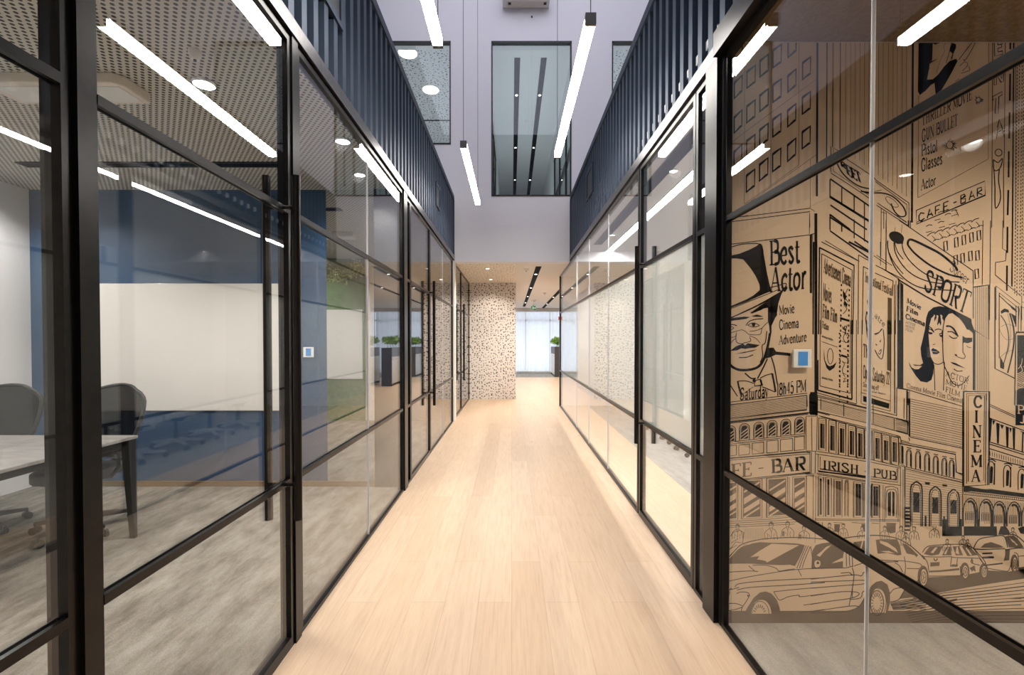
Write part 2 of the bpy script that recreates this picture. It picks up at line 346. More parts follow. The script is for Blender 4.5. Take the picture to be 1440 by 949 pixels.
tl = struct('trim_upper_ceiling', M['black'], 'thin dark joint line across the speckled upper left ceiling', 'joint', (-3.2, -.55, 12.5, 12.53, 7.44, 7.462))
# corrugated panels
def corrugated(name, X, s, y0, y1, label):
    p, d = .1365, .05; b = MB(); n = int((y1 - y0) / p); pr = []
    for k in range(n + 1):
        y = y0 + k * p
        pr += [(y, 0), (y + .056, 0), (y + .068, d), (y + .1245, d)]
    pr = [q for q in pr if q[0] <= y1] + [(y1, 0)]
    vs = []; fs = []
    for i, (y, dd) in enumerate(pr): vs += [(X + s * dd, y, 2.955), (X + s * dd, y, 3.97)]
    for i in range(len(pr) - 1): fs.append((2 * i, 2 * i + 2, 2 * i + 3, 2 * i + 1))
    m = len(vs)
    vs += [(X + s * .06, y0, 2.955), (X + s * .06, y1, 2.955), (X + s * .06, y1, 3.97), (X + s * .06, y0, 3.97)]; fs.append((m, m + 1, m + 2, m + 3))
    b.add(vs, fs)
    o = b.build(name, M['rib'], fixn=False); tag(o, label, 'corrugated wall', kind='structure')
    r = MB(); r.box(X - s * .012, X + s * .06, y0, y1, 3.955, 4.03); r.box(X - s * .012, X + s * .05, y1 - .02, y1 + .02, 2.955, 3.96); r.build('top_rail', M['rib'], o)
    r = MB(); r.box(X - s * .016, X + s * .06, y0, y1 + .02, 2.885, 2.962); r.build('bottom_rail', M['metal_rail'], o)
    return o
corrugated('wall_left_upper', XL, -1, -1.0, 8.18, 'navy corrugated steel band above the left glazing')
corrugated('wall_right_upper', XR, 1, -1.0, 8.18, 'navy corrugated steel band above the right glazing')

# ------------------------------------------------------------------ glazing
ZT = 2.872
def frame_mb(X, s, y0, y1, w=.028, bot=.04, top=.03, o=(0, 0, 0), d=.05, w0=None):
    b = MB(o); w0 = w0 or w
    b.box(X, X + s * d, y0, y0 + w0, .0, ZT); b.box(X, X + s * d, y1 - w, y1, .0, ZT)
    b.box(X, X + s * d, y0 + w0, y1 - w, 0, bot); b.box(X, X + s * d, y0 + w0, y1 - w, ZT - top, ZT)
    return b
def bay(name, X, s, y0, y1, label, cat='glazing', joints=(), door=None, frost=False, w=.028, bot=.022, w0=None, d=.05):
    o = (X, (y0 + y1) / 2, 0)
    t = thing(name, o, label, cat, kind='structure')
    frame_mb(X, s, y0, y1, w, .05 if door else bot, .03, o, d, w0).build('frame', M['metal'], t)
    ys = [y0 + w * .6] + list(joints) + [y1 - w * .6]
    for a, c in zip(ys[:-1], ys[1:]):
        g = MB(o); g.box(X + s * .012, X + s * .020, a + .0015, c - .0015, .015, ZT - .012); g.build('glass_pane', M['glass'], t)
        if frost:
            g = MB(o); g.box(X + s * .0215, X + s * .0225, a + .004, c - .004, .80, 2.042); g.build('frosted_film', M['film'], t)
    for j in joints:
        g = MB(o); g.box(X + s * .010, X + s * .022, j - .0015, j + .0015, .02, ZT - .02); g.build('glass_joint', M['room_grey'], t)
    for z in (.776, 2.040):
        g = MB(o); g.box(X - s * .002, X + s * .011, y0 + (w0 or w), y1 - w, z, z + .026); g.box(X + s * .0235, X + s * .027, y0 + (w0 or w), y1 - w, z, z + .026)
        g.build('transom', M['metal'], t)
    if door:
        for k, off in enumerate((-.06, .075)):
            xx = X - s * .06 if k == 0 else X + s * .075
            h = MB(o); h.tube([(xx, door, .628), (xx, door, 2.195)], .018, 16); hb = h.build('handle', M['handle'], t)
            e = MB(o)
            for z in (.79, 2.053): e.tube([(xx, door, z), (X + s * .012, door, z)], .009, 8)
            e.build('standoff', M['handle'], hb)
    return t
bay('window_1', XL, -1, -1.0, 1.084, 'left glazing nearest the viewer, in front of the table end')
bay('door_1', XL, -1, 1.137, 2.153, 'nearest left glass door with tall dark pull bars, before the white board', 'glass door', door=2.075, w=.028, w0=.012)
bay('window_2', XL, -1, 2.218, 4.36, 'left fixed glazing with one joint between the first and second left doors', joints=(3.33,))
bay('window_3', XL, -1, 4.50, 4.68, 'narrow left sidelight just before the second left door')
bay('door_2', XL, -1, 4.69, 5.80, 'second left glass door with tall dark pull bars, halfway along', 'glass door', door=5.745, w=.03)
bay('window_4', XL, -1, 5.82, 8.05, 'left fixed glazing between the second and third left doors', joints=(6.95,))
bay('door_3', XL, -1, 8.36, 9.42, 'farthest left glass door with tall pull bars, next to the speckled wall', 'glass door', door=9.33, w=.03)
bay('window_5', XL, -1, 9.44, 11.2, 'last left glazing ending at the speckled end wall')
bay('window_6', XM, 1, -1.0, 2.29, 'right glazing in front of the mural, with one vertical joint', joints=(1.37,), d=.029)
bay('window_7', XR, 1, 2.455, 2.62, 'narrow right sidelight between the mural post and the right door', frost=True)
bay('door_4', XR, 1, 2.63, 3.765, 'right glass door with frosted middle and tall dark pull bars', 'glass door', door=3.62, frost=True, w=.035)
bay('window_8', XR, 1, 3.79, 9.98, 'long right fixed glazing with a frosted middle band and fine joints', joints=(5.04, 6.29, 7.47), frost=True)
def trim(name, label, *boxes, m='metal'): return struct(name, M[m], label, 'post', *boxes)
trim('trim_1', 'wide dark metal post left of the nearest left door', (XL + .012, XL - .055, 1.084, 1.131, 0, 2.885))
trim('trim_2', 'dark jamb right of the nearest left door', (XL + .008, XL - .055, 2.157, 2.214, 0, 2.885))
trim('trim_3', 'dark post between the second left door sidelight and the first glazing', (XL + .012, XL - .055, 4.365, 4.495, 0, 2.885))
trim('trim_4', 'pale post at the end of the second left glazing', (XL + .02, XL - .055, 8.06, 8.34, 0, 2.86), m='offwhite')  # metal post; the light it reflects is put into a pale colour
trim('trim_5', 'wide dark post between the mural glazing and the right door', (1.035, 1.097, 2.314, 2.448, 0, 2.885))
trim('trim_6', 'thin end post of the long right glazing', (XR - .004, XR + .06, 9.985, 10.05, 0, 2.86))
trim('trim_7', 'black gasket edge beside the mural', (XM - .002, XM + .034, 2.291, 2.312, 0, 2.95), m='black')
trim('trim_8', 'header beam over the left far glazing', (XL + .01, XL - .05, 8.2, 11.2, ZT, 2.9))
trim('trim_9', 'header beam over the right far glazing and the mural glazing', (XR - .01, XR + .06, 8.2, 10.05, ZT, 2.9), (XM - .05, XM + .05, -1.0, 2.31, ZT, 2.99))
# upper windows
def upper_window(name, h, label):
    t = thing(name, ((h[0] + h[1]) / 2, 8.21, h[2]), label, 'window', kind='structure'); o = t.location
    b = MB(o); w = .035
    b.box(h[0], h[0] + w * .6, 8.19, 8.27, h[2], h[3]); b.box(h[1] - w * .6, h[1], 8.19, 8.27, h[2], h[3])
    b.box(h[0], h[1], 8.19, 8.27, h[2], h[2] + w * .7); b.box(h[0], h[1], 8.19, 8.27, h[3] - w, h[3]); b.build('frame', M['black'], t)
    g = MB(o); g.box(h[0] + .02, h[1] - .02, 8.225, 8.235, h[2] + .02, h[3] - .03); g.build('glass_pane', M['glass_up'], t)
upper_window('window_10', W_L, 'upper left window showing a speckled ceiling with round lights')
upper_window('window_11', W_C, 'tall central upper window showing the upper corridor ceiling with two dark slots')
upper_window('window_12', W_R, 'upper right window partly hidden by the corrugated band')
def upper_glazing(name, X, s, y0, y1, label):
    t = thing(name, (X, y0, 3.95), label, 'glazing', kind='structure'); o = t.location
    b = MB(o); y = y0
    while y <= y1 + .01: b.box(X, X + s * .05, y, y + .05, 3.95, 7.3); y += 1.55
    for z in (3.95, 6.0, 7.26): b.box(X, X + s * .05, y0, y1, z, z + .04)
    b.build('frame', M['metal'], t)
    g = MB(o); g.box(X + s * .02, X + s * .03, y0, y1, 3.95, 7.3); g.build('glass_pane', M['glass_up'], t)
    y = y0 + .75
    while y < y1:
        hb = MB(o); hb.tube([(X - s * .06, y, 4.6), (X - s * .06, y, 6.3)], .02, 10); hb.tube([(X - s * .06, y, 6.1), (X, y, 6.1)], .01, 8); hb.build('handle', M['handle'], t); y += 3.1
upper_glazing('window_13', -.50, -1, 8.6, 15.0, 'left glass partition of the upper corridor, seen through the central upper window')
upper_glazing('window_14', 1.37, 1, 8.6, 15.0, 'right glass partition of the upper corridor, seen through the central upper window')
# far window wall: daylight, mullions and blinds
struct('trim_far_header', M['room_grey'], 'grey header strip above the far window blinds', 'header', (-5.9, 6.9, 19.9, 20.2, 2.70, 2.862))
struct('window_15', M['day'], 'bright daylight outside the far windows', 'daylight', (-6, 7, 20.6, 20.65, 0, 2.86))
x = -1.05; k = 0
labels_b = ['white roller blind behind the speckled end wall', 'white roller blind just left of the speckled wall edge', 'white roller blind at the left of the bright far opening', 'white roller blind at the middle of the bright far opening',
            'white roller blind behind the grey planter cabinet', 'white roller blind first to the right of the planter cabinet', 'white roller blind second to the right of the planter cabinet', 'white roller blind last in the row on the right']
xs = [-2.2, -1.0, .02, .62, 1.70, 2.75, 3.85, 4.95, 6.05]
for i in range(8):
    t = thing('roller_blind', ((xs[i] + xs[i + 1]) / 2, 19.95, .1), labels_b[i], 'blind', 'roller blinds along the far windows'); o = t.location
    b = MB(o); n = 24; w = xs[i + 1] - xs[i] - .05
    pts = [(xs[i] + .025 + w * q / n, 19.95 + .012 * math.sin(q * 1.3 + i)) for q in range(n + 1)]
    vs = [(px, py, .10) for px, py in pts] + [(px, py, 2.70) for px, py in pts]
    b.add(vs, [(q, q + 1, n + 2 + q, n + 1 + q) for q in range(n)]); b.build('fabric', M['blind'], t, fixn=False)
    b = MB(o); b.box(xs[i] + .025, xs[i + 1] - .025, 19.935, 19.965, .07, .10); b.build('bottom_bar', M['white_metal'], t)
b = MB()
for xx in xs: b.box(xx - .02, xx + .02, 20.05, 20.12, 0, 2.7)
b.box(-5.9, 6.9, 20.05, 20.12, 2.3, 2.36); b.box(-5.9, 6.9, 20.04, 20.12, 0, .09)
tag(b.build('trim_window_bars', M['white_metal']), 'white window bars behind the far blinds', 'window bars', kind='structure')
struct('floor_outside', M['white'], 'pale ground outside the far windows', 'ground', (-6, 7, 20.3, 20.6, -.1, 0))

# ------------------------------------------------------------------ lights and fittings
def pendant(X, y0, y1, label):
    z0, z1, w = 3.45, 3.515, .032
    t = thing('linear_pendant_lamp', (X, (y0 + y1) / 2, z0), label, 'pendant lamp', 'linear pendants over the corridor'); o = t.location
    b = MB(o); b.box(X - w, X + w, y0 + .03, y1 - .03, z0, z1 - .012); b.build('diffuser', M['lamp'], t)
    b = MB(o); b.box(X - w, X + w, y0 + .03, y1 - .03, z1 - .0115, z1); b.build('housing', M['metal'], t)
    for q in (y0, y1 - .0295):
        b = MB(o); b.box(X - w - .002, X + w + .002, q, q + .0295, z0 - .002, z1 + .002); b.build('end_cap', M['grey_cab'], t)
    for q in (y0 + .012, y1 - .012):
        b = MB(o); b.tube([(X, q, z1), (X, q, 9.2)], .0028, 6); b.build('cable', M['plastic'], t)
pendant(-.503, 1.05, 3.15, 'glowing linear pendant nearest the viewer, cut by the top of the photo')
pendant(.50, 2.90, 5.03, 'glowing linear pendant in front of the tall central upper window')
pendant(-.50, 4.74, 6.78, 'glowing linear pendant lowest in view, left of the central upper window')
def recessed_line(X, y0, y1, z, label, w=.05):
    t = thing('recessed_linear_lamp', (X, (y0 + y1) / 2, z), label, 'ceiling lamp'); o = t.location
    b = MB(o); b.box(X - w, X + w, y0, y1, z - .006, z); b.build('diffuser', M['lamp_line'], t)
    b = MB(o); b.box(X - w - .012, X - w, y0 - .012, y1 + .012, z - .009, z); b.box(X + w, X + w + .012, y0 - .012, y1 + .012, z - .009, z)
    b.box(X - w, X + w, y0 - .012, y0, z - .009, z); b.box(X - w, X + w, y1, y1 + .012, z - .009, z); b.build('rim', M['white_metal'], t)
recessed_line(1.75, 3.2, 8.6, 3.049, 'long glowing line lamp in the white ceiling behind the right glazing')
def slot(X, y0, y1, z, label, w=.05, spots=()):
    t = thing('slot_diffuser', (X, (y0 + y1) / 2, z), label, 'ceiling slot'); o = t.location
    b = MB(o); b.box(X - w, X + w, y0, y1, z - .004, z + .004); b.build('channel', M['void'], t)
    b = MB(o); b.box(X - w - .006, X - w, y0, y1, z - .006, z + .004); b.box(X + w, X + w + .006, y0, y1, z - .006, z + .004); b.build('edge', M['plastic'], t)
    for q in spots:
        b = MB(o); b.disc((X, q), w * .5, z - .0035, z - .012, 20); b.build('spot', M['spot'], t)
slot(.515, 8.70, 19.0, 2.86, 'dark ceiling slot with small spots, nearer the speckled wall', .05, (9.7, 12.2, 14.6, 17.0))
slot(1.365, 11.0, 20.0, 2.86, 'dark ceiling slot with small spots, nearer the right glazing', .05, (12.2, 14.9, 17.6))
slot(1.43, 3.0, 7.6, 3.0445, 'dark slot in the white ceiling beside the long line lamp', .06)
slot(.13, 10.6, 20.6, 7.97, 'left dark slot in the upper corridor ceiling', .062, (12.2, 15.5, 18.6))
slot(.745, 10.6, 20.6, 7.97, 'right dark slot in the upper corridor ceiling', .062, (12.2, 15.5, 18.6))
t = thing('air_slot', (-3.0, 3.84, 2.93), 'dark air slot running across the perforated ceiling', 'ceiling slot'); o = t.location
b = MB(o); b.box(-4.12, -1.92, 3.80, 3.885, 2.922, 2.934); b.build('channel', M['void'], t)
b = MB(o); b.box(-4.12, -1.92, 3.792, 3.80, 2.918, 2.934); b.box(-4.12, -1.92, 3.885, 3.893, 2.918, 2.934); b.build('edge', M['plastic'], t)
def downlight(X, Y, z, r, label, ring='chrome', lens='lamp_soft'):
    t = thing('round_downlight', (X, Y, z), label, 'downlight'); o = t.location
    b = MB(o); b.disc((X, Y), r, z + .002, z - .012); b.build('lens', M[lens], t)
    b = MB(o); n = 32
    vs = []
    for k in range(n):
        a = 2 * math.pi * k / n; c_, s_ = math.cos(a), math.sin(a)
        vs += [(X + c_ * r, Y + s_ * r, z - .014), (X + c_ * r * 1.18, Y + s_ * r * 1.18, z - .012), (X + c_ * r * 1.2, Y + s_ * r * 1.2, z + .002)]
    fs = []
    for k in range(n):
        j = (k + 1) % n
        fs += [(3 * k, 3 * k + 1, 3 * j + 1, 3 * j), (3 * k + 1, 3 * k + 2, 3 * j + 2, 3 * j + 1)]
    b.add(vs, fs, True); b.build('ring', M[ring], t)
downlight(-1.769, 2.64, 2.93, .055, 'round downlight in the perforated ceiling beyond the nearest left door')
downlight(-1.249, 3.389, 2.93, .05, 'round downlight in the perforated ceiling close to the left glazing')
downlight(-1.35, 4.07, 2.93, .045, 'round downlight in the perforated ceiling nearest the navy wall')
downlight(-3.5, 1.5, 2.93, .055, 'added fill downlight above the left table, nearer the viewer')  # added out of view to light the left room
downlight(-3.5, 2.7, 2.93, .055, 'added fill downlight above the middle of the left table')  # likewise an added fitting for room light
downlight(-4.35, 3.7, 2.93, .055, 'round downlight beside the white side wall of the left room')
for q_, l_ in (((2.0, .9), 'added fill downlight in the cork ceiling nearer the mural glazing'), ((3.3, .9), 'added fill downlight in the cork ceiling farther from the mural glazing'), ((1.9, -.9), 'added fill downlight in the cork ceiling behind the viewer')):
    downlight(*q_, 2.95, .055, l_)  # added fittings for the fill spots of the mural room
downlight(-2.17, 9.6, 7.46, .19, 'larger round lamp behind the upper left window, beside the corrugated band', 'white_metal')
downlight(-1.94, 11.0, 7.46, .19, 'larger round lamp behind the upper left window, the lower of two', 'white_metal')
downlight(-.47, 8.9, 2.86, .035, 'small warm downlight nearer the upper wall in the speckled ceiling', 'white_metal', 'spot')
downlight(-.48, 10.5, 2.86, .035, 'small warm downlight nearer the speckled end wall', 'white_metal', 'spot')
downlight(1.52, 4.3, 3.05, .035, 'small downlight in the white ceiling behind the right glazing, near the right door', 'white_metal', 'spot')
downlight(1.52, 6.9, 3.05, .035, 'small downlight in the white ceiling behind the right glazing, farther in', 'white_metal', 'spot')
for q_, l_ in (((3.4, 4.0), 'added fill downlight above the far side of the right room, nearest the mural wall'), ((3.4, 6.0), 'added fill downlight above the white table in the right room'), ((3.4, 8.2), 'added fill downlight above the far end of the right room')):
    downlight(*q_, 3.05, .035, l_, 'white_metal', 'spot')  # added fittings for the deeper fill spots of the right room
def detector(X, Y, z, label, r=.05):
    t = thing('smoke_detector', (X, Y, z), label, 'detector'); o = t.location
    b = MB(o); b.tube([(X, Y, z), (X, Y, z - .02), (X, Y, z - .045)], r, 20, rs=[r, r, r * .6]); b.build('body', M['white_metal'], t)
    b = MB(o); b.tube([(X, Y, z - .045), (X, Y, z - .052)], r * .25, 10); b.build('sensor', M['plastic'], t)
detector(.98, 13.5, 2.86, 'small ceiling detector between the two dark ceiling slots')
detector(.29, 9.0, 2.86, 'small ceiling detector left of the first dark slot')
detector(.78, 16.0, 2.86, 'flat ceiling detector just before the exit sign', .09)
detector(.42, 13.6, 7.97, 'ceiling detector between the upper corridor slots')
detector(-1.62, 2.35, 2.93, 'small ceiling sprinkler head beyond the nearest left door', .03)
t = thing('ceiling_housing', (-2.5, 2.63, 2.93), 'pale rectangular housing fixed under the perforated ceiling', 'ceiling unit'); o = t.location
b = MB(o); b.prism([(-2.95, 2.53), (-2.21, 2.53), (-2.17, 2.57), (-2.17, 2.76), (-2.95, 2.76)], 'z', 2.872, 2.93); b.build('shell', M['offwhite'], t, bevel=.006)
b = MB(o); b.box(-2.9, -2.2, 2.57, 2.73, 2.868, 2.873); b.build('panel', M['white_metal'], t)
t = thing('wall_air_unit', (.25, 8.2, 7.36), 'pale wall air unit above the tall central upper window', 'air conditioner'); o = t.location
b = MB(o); b.box(-.16, .665, 8.0, 8.2, 7.36, 7.75); b.build('casing', M['white_metal'], t, bevel=.012)
b = MB(o); b.box(-.08, .60, 8.02, 8.16, 7.352, 7.362); b.build('grille', M['offwhite'], t)
for xx in (-.03, .59):
    b = MB(o); b.box(xx - .03, xx + .02, 8.04, 8.09, 7.345, 7.353); b.build('latch', M['plastic'], t)
tag(MB((.36, 8.196, 7.2)).disc((.36, 8.196), .014, 7.2, 7.225, 10).build('wall_sensor', M['plastic']), 'tiny black sensor on the upper wall under the air unit', 'sensor')
def vent(X, s, y0, y1, z0, z1, label, name='louvre_vent'):
    t = thing(name, (X, (y0 + y1) / 2, z0), label, 'vent'); o = t.location; w = .035
    b = MB(o); a, c = X - s * .014, X + s * .03
    b.box(a, c, y0, y0 + w, z0, z1); b.box(a, c, y1 - w, y1, z0, z1); b.box(a, c, y0 + w, y1 - w, z0, z0 + w); b.box(a, c, y0 + w, y1 - w, z1 - w, z1); b.build('frame', M['rib'], t)
    b = MB(o); b.box(X - s * .004, X + s * .028, y0 + w, y1 - w, z0 + w, z1 - w); b.build('opening', M['dark'], t)
vent(XL, -1, 1.2, 2.80, 3.33, 3.86, 'large framed dark opening in the left corrugated band, near the viewer')
vent(XL, -1, 6.24, 6.58, 3.30, 3.62, 'small framed vent in the left corrugated band, far end')
vent(XR, 1, 5.92, 6.38, 3.38, 3.76, 'small framed vent in the right corrugated band, far end')
t = thing('exit_sign', (.87, 18.0, 2.86), 'small green exit sign under the far ceiling', 'exit sign'); o = t.location
b = MB(o); b.box(.78, .95, 17.98, 18.02, 2.66, 2.80); b.tube([(.86, 18, 2.80), (.86, 18, 2.86)], .008, 8); b.build('panel', M['green_sign'], t)
b = MB(o); b.tube([(.845, 17.975, 2.765), (.845, 17.979, 2.765)], .014, 10)
b.prism([(.82, 2.745), (.855, 2.75), (.865, 2.735), (.88, 2.73), (.88, 2.722), (.857, 2.725), (.85, 2.735), (.846, 2.715), (.868, 2.70), (.865, 2.675), (.856, 2.675), (.856, 2.694), (.838, 2.703), (.83, 2.69), (.805, 2.685), (.805, 2.694), (.825, 2.70), (.835, 2.735), (.82, 2.735)], 'y', 17.976, 17.979)
b.prism([(.895, 2.735), (.92, 2.735), (.92, 2.75), (.943, 2.725), (.92, 2.70), (.92, 2.715), (.895, 2.715)], 'y', 17.976, 17.979); b.build('pictogram', M['white_sign'], t)
t = thing('call_point', (XR - .01, 10.01, 1.93), 'small red call point on the end post of the right glazing', 'call point'); o = t.location
b = MB(o); b.box(XR - .03, XR - .004, 9.975, 10.045, 1.90, 1.97); b.build('body', M['red'], t, bevel=.004)
b = MB(o); b.box(XR - .032, XR - .03, 9.99, 10.03, 1.92, 1.95); b.build('button', M['white_metal'], t)
def touch_panel(X, Y, z, w, label):
    t = thing('touch_panel', (X, Y, z - w / 2), label, 'touch panel'); o = t.location
    b = MB(o); b.box(X - w / 2, X + w / 2, Y - .014, Y, z - w / 2, z + w / 2); b.build('body', M['white_metal'], t, bevel=.003)
    b = MB(o); b.box(X - w * .24, X + w * .28, Y - .0155, Y - .0135, z - w * .38, z + w * .38); b.build('screen', M['screen'], t)
touch_panel(-2.005, 4.499, 1.333, .1, 'white touch panel with blue screen on the navy wall')
touch_panel(on_y(1125.5, 504, 2.3)[0], 2.296, on_y(1125.5, 504, 2.3)[1], .092, 'white touch panel with blue screen on the mural')
# white boards
def white_board(x0, x1, ya, yb, z0, z1, label, back):
    t = thing('white_board', ((x0 + x1) / 2, ya, z0), label, 'white board'); o = t.location
    b = MB(o); b.box(x0, x1, ya, yb, z0, z1); b.build('panel', M['board'], t, bevel=.002)
white_board(-4.47, -2.236, 4.478, 4.499, .757, 2.008, 'large frameless white glass board on the navy wall', 4.5)
white_board(-4.55, -2.68, .803, .82, .757, 2.0, 'white board on the mossy wall, seen mirrored beside the navy wall', .80)
# green wall reflected beside the board
t = thing('moss_wall', (-3.7, .80, 0), 'green moss and leaf wall behind the second white board, seen mirrored', 'green wall'); o = t.location
b = MB(o); b.box(-4.74, -2.64, .78, .80, 0, 2.92); b.build('moss_panel', M['moss'], t)
def leaves(mb, cx, cy, cz, rx, ry, rz, n, size, rnd, up=.3):
    for _ in range(n):
        while True:
            p = Vector((rnd.uniform(-1, 1), rnd.uniform(-1, 1), rnd.uniform(-1, 1)))
            if p.length <= 1: break
        c = Vector((cx + p.x * rx, cy + p.y * ry, cz + p.z * rz)); d = Vector((rnd.gauss(0, 1), rnd.gauss(0, 1), rnd.gauss(up, .7))).normalized()
        s = d.cross(Vector((rnd.gauss(0, 1), rnd.gauss(0, 1), rnd.gauss(0, 1)))).normalized(); L = size * rnd.uniform(.6, 1.3); nn = s.cross(d) * L * .12
        mb.add([c, c + d * L * .45 + s * L * .24 - nn, c + d * L + nn * .5, c + d * L * .45 - s * L * .24 - nn], [(0, 1, 2), (0, 2, 3)])
rn = random.Random(3); b = MB(o)
for k in range(26): leaves(b, -4.7 + k * .08, .83, 2.70 + rn.uniform(-.16, .14), .09, .035, .13, 40, .055, rn)
lf = b.build('leaves', M['leaf_y'], t, fixn=False); lf['kind'] = 'stuff'

# ------------------------------------------------------------------ furniture
def superellipse(a, b_, n, e=3.2):
    r = []
    for k in range(n):
        t_ = 2 * math.pi * k / n; c_, s_ = math.cos(t_), math.sin(t_)
        r.append((a * math.copysign(abs(c_) ** (2 / e), c_), b_ * math.copysign(abs(s_) ** (2 / e), s_)))
    return r
def make_chair(label, frame_m, mesh_m, base_m, group, name='office_chair'):
    """swivel mesh chair, sitter looks along +Y, seat centre over the origin"""
    t = thing(name, (0, 0, 0), label, 'office chair', group)
    NS, NTt = 14, 14
    def bp(s, q):
        w = .185 + .075 * math.sin(min(1, q * 1.25) * math.pi / 2)
        ww = w * (1 - max(0, (q - .72) / .28) ** 2.6 * .34) * (1 - max(0, (.2 - q) / .2) ** 2 * .18)
        return Vector((s * ww, -.215 - .13 * q - .03 * math.sin(q * math.pi) + .055 * s * s, .52 + .56 * q - .035 * s * s * q ** 6))
    vs = [bp(-1 + 2 * i / NS, j / NTt) for j in range(NTt + 1) for i in range(NS + 1)]
    fs = [(j * (NS + 1) + i, j * (NS + 1) + i + 1, (j + 1) * (NS + 1) + i + 1, (j + 1) * (NS + 1) + i) for j in range(NTt) for i in range(NS)]
    b = MB(); b.add(vs, fs, True); b.build('back_mesh', mesh_m, t, fixn=False)
    edge = [bp(-1, j / NTt) for j in range(NTt + 1)] + [bp(-1 + 2 * i / NS, 1) for i in range(1, NS + 1)] + [bp(1, 1 - j / NTt) for j in range(1, NTt + 1)] + [bp(1 - 2 * i / NS, 0) for i in range(1, NS + 1)]
    b = MB(); b.tube(edge, .014, 10); b.build('back_frame', frame_m, t)
    b = MB(); b.tube([(0, -.26, .60), (0, -.27, .50), (0, -.22, .40), (0, -.08, .375)], .022, 10); b.tube([(-.12, -.25, .585), (0, -.265, .56), (.12, -.25, .585)], .013, 8); b.build('back_support', frame_m, t)
    b = MB(); lo = superellipse(.245, .235, 36); hi = superellipse(.225, .215, 36)
    n = 36; vv = [(x_, y_, .43 + .02 * (y_ / .235) ** 2 * (1 if y_ < 0 else -1)) for x_, y_ in lo] + [(x_, y_, .47 + .018 * abs(x_) / .2 - .015 * max(0, y_) / .2) for x_, y_ in lo] + [(x_ * .96, y_ * .96, .485) for x_, y_ in hi] + [(0, 0, .47)]
    ff = [(i, (i + 1) % n, n + (i + 1) % n, n + i) for i in range(n)] + [(n + i, n + (i + 1) % n, 2 * n + (i + 1) % n, 2 * n + i) for i in range(n)] + [(2 * n + i, 2 * n + (i + 1) % n, 3 * n) for i in range(n)]
    b.add(vv, ff, True); b.add(vv[:n], [tuple(range(n))[::-1]]); b.build('seat', M['plastic'] if base_m is not M['chair_white'] else M['chair_white'], t)
    b = MB(); b.box(-.09, .09, -.12, .12, .37, .425); b.build('tilt_box', M['plastic'], t, bevel=.01)
    for s in (-1, 1):
        b = MB(); b.tube([(s * .12, 0, .40), (s * .25, -.01, .42), (s * .285, -.03, .49), (s * .285, -.03, .60)], .014, 10); a = b.build('armrest', frame_m, t)
        b = MB(); b.prism([(s * .285 + q[0] * .16, q[1] * .95 + .02) for q in superellipse(.25, .13, 20)], 'z', .60, .625); b.build('arm_pad', M['plastic'], a, bevel=.006)
    b = MB(); b.tube([(0, 0, .09), (0, 0, .24)], .03, 14); b.tube([(0, 0, .24), (0, 0, .38)], .018, 12); b.build('column', M['plastic'], t)
    for k in range(5):
        a = 2 * math.pi * k / 5 + .31; d = Vector((math.cos(a), math.sin(a), 0)); p = Vector((-d.y, d.x, 0))
        b = MB()
        q = [d * .02 + p * .022, d * .30 + p * .014, d * .30 - p * .014, d * .02 - p * .022]; zt = [.135, .092, .092, .135]; zb = [.085, .066, .066, .085]
        b.add([(*q[i][:2], zb[i]) for i in range(4)] + [(*q[i][:2], zt[i]) for i in range(4)], [(0, 1, 2, 3), (4, 5, 6, 7), (0, 1, 5, 4), (1, 2, 6, 5), (2, 3, 7, 6), (3, 0, 4, 7)])
        lg = b.build('leg', base_m, t, bevel=.006)
        b = MB(); c_ = d * .295
        for s in (-1, 1): b.tube([(*(c_ + p * s * .008)[:2], .030), (*(c_ + p * s * .027)[:2], .030)], .028, 14)
        b.tube([(*c_[:2], .03), (*c_[:2], .07)], .008, 8); b.build('caster', M['plastic'], lg)
    return t
ca = make_chair('black mesh office chair at the table end nearer the white side wall', M['plastic'], M['mesh_b'], M['plastic'], 'black chairs at the left table')
ca.location = (-4.08, 3.42, .002); ca.rotation_euler.z = math.pi + .12
cb = copy_tree(ca); cb['label'] = 'black mesh office chair in front of the big white board, beside the table corner'
cb.location = (-3.27, 3.44, .002); cb.rotation_euler.z = math.pi - .10
cw = make_chair('white framed swivel chair behind the right glazing, nearest the right door', M['chair_white'], film('pale_chair_mesh', (.45, .5, .55), .75), M['chair_white'], 'white chairs at the right table')
WL = ['white framed swivel chair behind the right glazing, second from the right door', 'white framed swivel chair behind the right glazing, third from the right door', 'white framed swivel chair behind the right glazing, farthest from the right door']
for k, (yy, rz) in enumerate(((5.45, .05), (6.12, -.08), (6.8, .06), (7.5, -.04))):
    q = cw if k == 0 else copy_tree(cw)
    if k: q['label'] = WL[k - 1]
    q.location = (2.42, yy, .002); q.rotation_euler.z = -math.pi / 2 + rz
